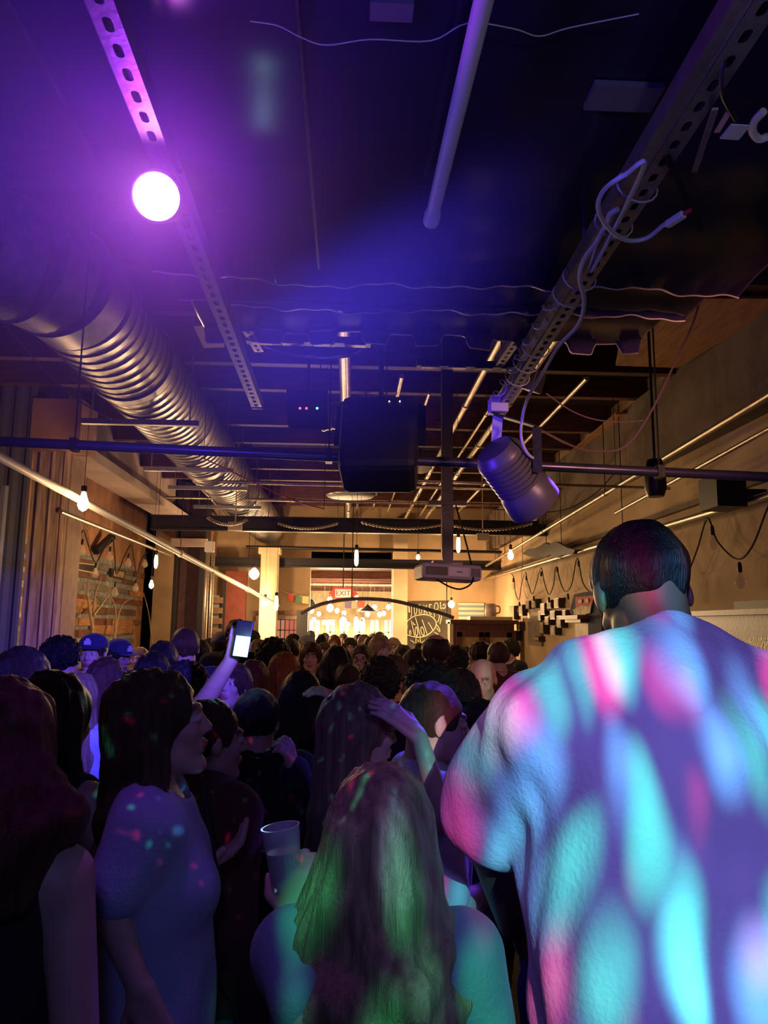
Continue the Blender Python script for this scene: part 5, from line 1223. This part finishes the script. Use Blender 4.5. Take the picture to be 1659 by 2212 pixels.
FMR = hero('dark-haired person in a maroon sweater between the pale blue and black tops, face turned right', 458, 1600, 2.15, -52, male=True, vox=.0075, head=(-14, 0, 0), side=0, hair='short', haircol='brown', topcol='maroon', topname='sweater', sleeve=1.9, t=.03, fat=1.1, skin='fair', armL='bent', seed=8)
HDP = hero('person half hidden behind the big man, blue-lit open hand beside his waist', 1235, 1600, 2.15, -10, male=True, vox=.008, hair='short', haircol='black', topcol='navy', sleeve=1.9, seed=40, wL=[PY(1180, 2030, 2.0), PY(1128, 1960, 1.95)], wdL=(-.05, 0, 1), wnL=(0, 1, 0), curl=.3)
GBK = hero('person with short black hair and black top, back turned, left of the fair-haired woman', 556, 1560, 2.6, -12, male=True, vox=.008, hair='short', haircol='black', topcol='black', sleeve=1.9, cap=None, t=.02, seed=9, armL='down', wR=[PY(650, 1740, 2.5), PY(632, 1660, 2.42)], curl=1.2)
HLE = hero('woman with thick reddish brown hair and pale earring at the left edge of the picture', 0, 1625, 1.30, -12, male=False, vox=.0068, hair='wavy', haircol='red', hairlen=.55, hairw=1.6, topcol='black', topname='tank_top', sleeve=0, armR='down', skin='fair', seed=10)
MB().lathe([(.003, .014), (.006, 0), (.008, -.02), (.003, -.03)], (HLE[1] @ Vector((.082, -.01, -.05))), (0, 0, 1), 10).build('earring', M_WHITE, None).parent = HLE[0]
IPR = hero('bare-armed person behind the reddish-haired woman, pale upper arm showing', 118, 1560, 1.9, -20, male=False, vox=.009, hair='shoulder', haircol='dark', topcol='black', sleeve=0, topname='tank_top', seed=11, fat=1.05)
AFR = hero('short-haired man in profile facing right, just left of the big man', 940, 1562, 2.15, -80, male=True, vox=.007, head=(0, 4, 0), hair='buzz', haircol='brown', topcol='white', topname='t_shirt', sleeve=.8, skin='fair', seed=12, armR='bent')
AHW = hero('blue-lit woman facing left toward the short-haired man, beside the big man', 1022, 1565, 2.75, 78, male=False, vox=.007, hair='bob', haircol='black', topcol='navy', skin='fair', seed=13, armL='bent')
AH2 = hero('woman with dark hair over a bright white top, seen below the raised hand', 868, 1598, 2.5, -14, male=False, vox=.008, hair='long', haircol='dark', hairlen=.9, topcol='white', topname='t_shirt', sleeve=.8, skin='fair', seed=14)
AEC = hero('person in a black knit hat, cheek to the left, with coloured dots on the hat', 925, 1492, 2.9, 35, male=True, vox=.009, hair='curly', haircol='black', topcol='black', skin='tan', seed=15)
QRD = hero('dark round-haired man holding a glowing phone up with his right arm', 402, 1492, 3.0, -6, male=True, vox=.0085, hair='curly', haircol='black', topcol='navy', sleeve=.8, skin='tan', seed=16,
           wR=[PY(432, 1530, 2.75), PY(500, 1425, 2.72)], wdR=(.25, .05, 1), wnR=(-.3, 1, 0), curl=.6)
AAH = hero('dark-haired woman resting a raised hand on top of her head', 652, 1505, 2.95, -10, male=False, vox=.0075, hair='bob', haircol='dark', topcol='black', skin='fair', seed=17,
           wR=[PY(765, 1560, 2.9), PY(735, 1508, 2.86)], wdR=(-1, -.1, .35), wnR=(0, .3, -1), curl=.5)
SUP = hero('woman with upturned face and glitter on her cheeks near the raised phone', 500, 1478, 3.4, 165, male=False, vox=.008, head=(0, -16, 0), hair='bob', haircol='brown', topcol='black', skin='fair', seed=18)
JBL = hero('woman with long blue-lit fair hair tied on top, back turned, at left', 166, 1503, 3.1, 8, male=False, vox=.0085, hair='long', haircol='sandy', hairlen=.8, topcol='pale_blue', sleeve=.8, skin='fair', seed=19)
AGB = hero('bald man with downcast face, between the crowd and the big man shoulder', 1042, 1462, 3.8, 160, male=True, vox=.009, hair='bald', topcol='black', skin='fair', head=(0, 12, 0), seed=20)
ACB = hero('tall balding man with side hair, back of his head below the chalkboard', 940, 1404, 4.4, 8, male=True, vox=.0095, hair='bald', fringe=True, haircol='dark', topcol='maroon', sleeve=1.9, skin='tan', seed=21)
LCP = hero('man facing the stage in a flat-brimmed dark cap with a pale emblem', 200, 1406, 4.6, 178, male=True, vox=.0095, hair='short', haircol='dark', topcol='navy', sleeve=.8, cap='navy', emblem=True, skin='fair', seed=22)
MCP = hero('man in a dark cap tilted right, right of the flat-brimmed cap', 258, 1412, 5.2, -125, male=True, vox=.0095, hair='short', haircol='black', topcol='black', cap='navy', emblem=True, skin='tan', head=(0, 10, 0), seed=23)
PHB = hero('man with a band round his short hair at left, navy jersey, back turned', 400, 1394, 4.4, 6, male=True, vox=.0095, hair='short', haircol='brown', topcol='navy', sleeve=.9, glasses=True, skin='fair', seed=24)
ZGL = hero('man in dark glasses facing the camera in the middle of the crowd', 780, 1419, 5.4, 172, male=True, vox=.0095, hair='short', haircol='brown', topcol='tan', glasses=True, skin='fair', seed=25)
WPR = hero('short-haired man in profile near the gridded window, looking at a phone', 545, 1382, 6.9, -88, male=True, vox=.0095, hair='short', haircol='black', topcol='black', armR='bent', armL='bent', skin='tan', seed=26)

# things held or worn by those people
ph = PY(514, 1397, 2.72) + Vector((.02, -.035, .03)); pho = thing('phone', 'phone with glowing white-blue screen held up in a hand over the crowd', 'phone', ph)
Rf = Euler((R(-8), R(6), R(-10))).to_matrix()
MB().box(ph, (.062, .009, .125), Rf).build('phone_case', M_BLACK, pho, bevel=.004)
MB().box(ph + Rf @ Vector((.004, -.006, -.028)), (.052, .002, .070), Rf).build('screen', glow('phone_screen', (.35, .85, 1.0), 3.2), pho)
light('POINT', 'phone_glow', ph + Vector((0, -.06, 0)), .5, (.4, .7, 1), .03)
p2 = PY(559, 1400, 7.0); ph2 = thing('phone', 'small lit phone looked at by the man in profile near the gridded window', 'phone', p2)
MB().box(p2, (.07, .01, .14), Euler((R(-35), 0, R(30)))).build('phone_case', M_BLACK, ph2)
MB().box(p2 + Vector((-.004, -.009, .004)), (.056, .003, .115), Euler((R(-35), 0, R(30)))).build('screen', glow('small_screen', (.8, .9, 1), 1.6), ph2)
wr_ = BBL[3] @ Vector(BBL[2][-1][2])
cpos = wr_ + Vector((-.025, .03, .095)); cup = thing('drink_cup', 'clear plastic cup held up at front centre', 'cup', cpos)
MB().lathe([(.022, -.05), (.024, -.048), (.031, .042), (.032, .046), (.029, .046), (.022, -.042)], cpos, (-.15, 0, 1), 24).build('cup_wall', mat('clear_plastic', (.7, .75, .9), .12, alpha=.45), cup)
MB().lathe([(.022, -.044), (.026, .008)], cpos, (-.15, 0, 1), 20).build('drink', mat('amber_drink', (.5, .16, .05), .2), cup)
wb = tag(MB().tube([wr_ + (Vector((math.cos(a) * .030, math.sin(a) * .030, .004 * math.sin(a) - .02))) for a in np.linspace(0, 2 * math.pi, 19)], .006, 8, cap=False).build('wristband', mat('pale_band', (.6, .62, .7), .5)), 'pale wristband on the arm holding the plastic cup', 'wristband')
ln = []
for k in range(13): t_ = k / 12; ln.append(EBR[3] @ (Vector((.055 * math.cos(t_ * math.pi), .10 + .06 * math.sin(t_ * math.pi), 1.48 - .26 * math.sin(t_ * math.pi)))))
tag(MB().tube(smooth_path(ln, 3), .003, 6).build('lanyard', M_BLACK), 'thin dark lanyard round the neck of the woman in pale blue', 'lanyard')
# ---------------------------------------------------------------- the crowd behind: one of each kind, then copies
protos = {}
def proto(key, **sp):
    protos[key] = dict(sp)
proto('man_short', male=True, hair='short', vox=.0105, topcol='black', seed=31)
proto('man_curly', male=True, hair='curly', vox=.0105, topcol='navy', armR='bent', seed=32)
proto('man_bald', male=True, hair='bald', vox=.0105, topcol='grey', seed=33)
proto('woman_long', male=False, hair='long', vox=.0105, topcol='black', seed=34, hairw=1.2)
proto('woman_wavy', male=False, hair='wavy', vox=.0105, topcol='red', armL='bent', seed=35, hairw=1.2)
proto('woman_bun', male=False, hair='bun', vox=.0105, topcol='grey', seed=36)
proto('woman_shoulder', male=False, hair='shoulder', vox=.0105, topcol='navy', seed=37, sleeve=1.9)
proto('afro', male=True, hair='afro', vox=.0105, topcol='green', seed=38)
proto('man_cap', male=True, hair='short', cap='grey', vox=.0105, topcol='tan', seed=39)
made = {}
def crowd(kind, px, py, Y, yaw, hair, top, skin, label):
    if kind not in made:
        r_, HM, _ = build_person('person', label, protos[kind]); made[kind] = (r_, HM.copy(), [c for c in r_.children])
        new = r_; kids = made[kind][2]
    else:
        r0, HM, ch0 = made[kind]; new = r0.copy(); COL.objects.link(new); kids = []
        for c in ch0:
            d = c.copy(); COL.objects.link(d); d.parent = new; kids.append(d)
            for e in c.children:
                h_ = e.copy(); COL.objects.link(h_); h_.parent = d
    HM = made[kind][1]; new['label'] = label
    for d in kids:
        nm = d.name.split('.')[0]; m = {'hair': HAIR[hair], 'shirt': CL[top], 'body': SKIN[skin]}.get(nm)
        if m is not None: d.material_slots[0].link = 'OBJECT'; d.material_slots[0].material = m
    place(new, px, py, Y, yaw, HM)
    return new
CR = [
 ('man_curly', 136, 1416, 4.2, -35, 'black', 'blue', 'fair', 'man with dark curly hair and blue shirt by the corrugated column'),
 ('woman_long', 226, 1462, 3.5, 12, 'brown', 'navy', 'fair', 'woman with long brown hair below the tilted cap'),
 ('man_short', 300, 1414, 6.6, 175, 'sandy', 'tan', 'fair', 'fair-haired man facing the camera right of the two caps'),
 ('man_short', 350, 1420, 4.0, 12, 'black', 'blue', 'fair', 'black-haired man with blue-lit neck before the steel column'),
 ('man_cap', 478, 1388, 6.0, 10, 'brown', 'black', 'fair', 'person in a pale grey cap, back turned, right of the twin conduits'),
 ('man_short', 510, 1366, 5.2, 176, 'black', 'black', 'brown', 'tall black-haired man directly behind the raised phone'),
 ('woman_shoulder', 452, 1394, 7.2, 170, 'dark', 'black', 'fair', 'person half hidden behind the pale grey cap'),
 ('woman_wavy', 545, 1462, 3.9, 20, 'red', 'pink', 'fair', 'pink-haired woman right of the upturned face'),
 ('afro', 590, 1417, 4.9, 0, 'black', 'green', 'tan', 'person with round dark afro hair, back turned'),
 ('woman_long', 618, 1441, 4.3, -40, 'ginger', 'tan', 'fair', 'woman with long ginger hair turning right'),
 ('man_short', 628, 1398, 6.3, 5, 'dark', 'black', 'fair', 'man with short dark hair behind the ginger woman'),
 ('woman_long', 672, 1410, 5.6, 178, 'brown', 'tan', 'fair', 'woman with long light brown hair facing the camera'),
 ('woman_wavy', 733, 1428, 4.4, -38, 'black', 'black', 'tan', 'woman with a big mass of long black hair turned right'),
 ('man_short', 700, 1402, 7.0, 172, 'brown', 'tan', 'fair', 'man facing the camera between the brown and black haired women'),
 ('woman_long', 823, 1394, 5.9, -150, 'blonde', 'navy', 'fair', 'woman with light blonde hair in navy right of the glasses man'),
 ('woman_shoulder', 850, 1448, 4.1, 168, 'brown', 'black', 'tan', 'woman with shadowed face and shoulder-length hair below the blonde'),
 ('man_curly', 820, 1468, 3.5, 4, 'black', 'black', 'tan', 'black-haired person, large dark head left of the knit hat'),
 ('man_short', 752, 1466, 4.0, -8, 'dark', 'black', 'fair', 'short-haired person, dark head above the fair-haired woman'),
 ('woman_bun', 893, 1427, 5.0, 84, 'dark', 'black', 'fair', 'woman in profile facing left beside the balding man'),
 ('woman_shoulder', 992, 1490, 3.2, 10, 'black', 'black', 'tan', 'black-haired person behind the knit hat, back turned'),
 ('woman_shoulder', 1034, 1406, 6.0, 58, 'dark', 'black', 'fair', 'dark-haired woman looking left before the glazed cabinet'),
 ('man_short', 1074, 1410, 5.4, 20, 'brown', 'maroon', 'fair', 'brown-haired man before the right door of the glazed cabinet'),
 ('man_short', 1002, 1409, 7.4, 60, 'black', 'grey', 'fair', 'small black-haired head left of the woman by the cabinet'),
 ('woman_wavy', 870, 1410, 6.6, 4, 'dark', 'black', 'fair', 'woman with long dark hair below the left end of the chalkboard'),
 ('woman_bun', 850, 1392, 7.6, 175, 'blonde', 'tan', 'fair', 'fair-haired woman facing the camera at the right jamb of the opening'),
 ('woman_shoulder', 756, 1390, 8.2, 178, 'dark', 'black', 'fair', 'dark-haired woman with lit face just right of centre'),
 ('woman_long', 722, 1380, 10.0, 176, 'ginger', 'tan', 'fair', 'ginger woman with lit face in front of the second window'),
 ('man_short', 741, 1374, 11.5, 165, 'brown', 'grey', 'fair', 'man with lit face in front of the third window'),
 ('man_short', 695, 1377, 10.3, -20, 'black', 'grey', 'fair', 'black-haired man before the first window, head turned'),
 ('man_short', 671, 1366, 13.2, 10, 'black', 'black', 'brown', 'farthest small dark head by the black screen'),
 ('man_cap', 661, 1385, 8.4, 60, 'brown', 'black', 'fair', 'person in a brown cap below the black screen'),
 ('man_curly', 633, 1382, 9.4, 5, 'black', 'black', 'tan', 'black curly head below the right part of the gridded window'),
 ('man_short', 607, 1388, 8.9, 170, 'dark', 'tan', 'fair', 'dark-haired man below the left part of the gridded window'),
 ('afro', 588, 1392, 10.5, 5, 'dark', 'black', 'tan', 'small bushy-haired head by the gridded window left side'),
 ('woman_shoulder', 645, 1400, 7.2, 165, 'blonde', 'tan', 'fair', 'small blonde woman left of the light brown haired woman'),
 ('man_short', 702, 1372, 12.2, 0, 'dark', 'navy', 'fair', 'dark head just right of the first window frame'),
 ('woman_bun', 773, 1378, 10.4, 20, 'dark', 'black', 'fair', 'dark-haired person with tied hair before the fourth window'),
 ('woman_shoulder', 786, 1381, 9.2, 170, 'sandy', 'tan', 'fair', 'sandy-haired woman right of the tied dark hair'),
 ('woman_long', 805, 1376, 10.8, 10, 'blonde', 'white', 'fair', 'blonde woman in white before the fifth window'),
 ('man_short', 822, 1369, 12.6, -60, 'dark', 'black', 'fair', 'farthest dark-haired man before the sixth window'),
 ('man_short', 800, 1388, 8.0, 30, 'black', 'navy', 'fair', 'black-haired head between the sandy and blonde women'),
 ('woman_wavy', 905, 1400, 8.6, 172, 'dark', 'red', 'tan', 'dark wavy-haired woman under the middle of the chalkboard'),
 ('man_curly', 1100, 1396, 7.8, 120, 'dark', 'black', 'fair', 'dark-haired man right of the glazed cabinet'),
 ('woman_long', 52, 1466, 2.5, -20, 'dark', 'navy', 'fair', 'woman with dark hair behind the left-edge reddish hair'),
 ('man_short', 522, 1402, 6.1, 2, 'brown', 'navy', 'fair', 'brown-haired man between the tall black-haired man and the profile'),
 ('man_short', 432, 1405, 5.4, -10, 'dark', 'navy', 'fair', 'dark-haired man between the head band and the grey cap'),
 ('woman_shoulder', 560, 1400, 6.45, -20, 'sandy', 'tan', 'fair', 'sandy-haired woman right of the profile man'),
 ('woman_bun', 705, 1450, 5.0, 10, 'brown', 'black', 'fair', 'woman with brown bun behind the raised hand'),
 ('man_short', 925, 1436, 5.4, 10, 'black', 'black', 'tan', 'dark-haired man hidden under the balding man'),
 ('man_curly', 985, 1420, 5.8, 5, 'dark', 'black', 'tan', 'dark curly head right of the balding man'),
 ('woman_long', 330, 1450, 3.6, 4, 'black', 'black', 'fair', 'woman with straight black hair left of the round-haired man'),
]
for c in CR: crowd(c[0], c[1], c[2] + 10, c[3] * 1.07, *c[4:])
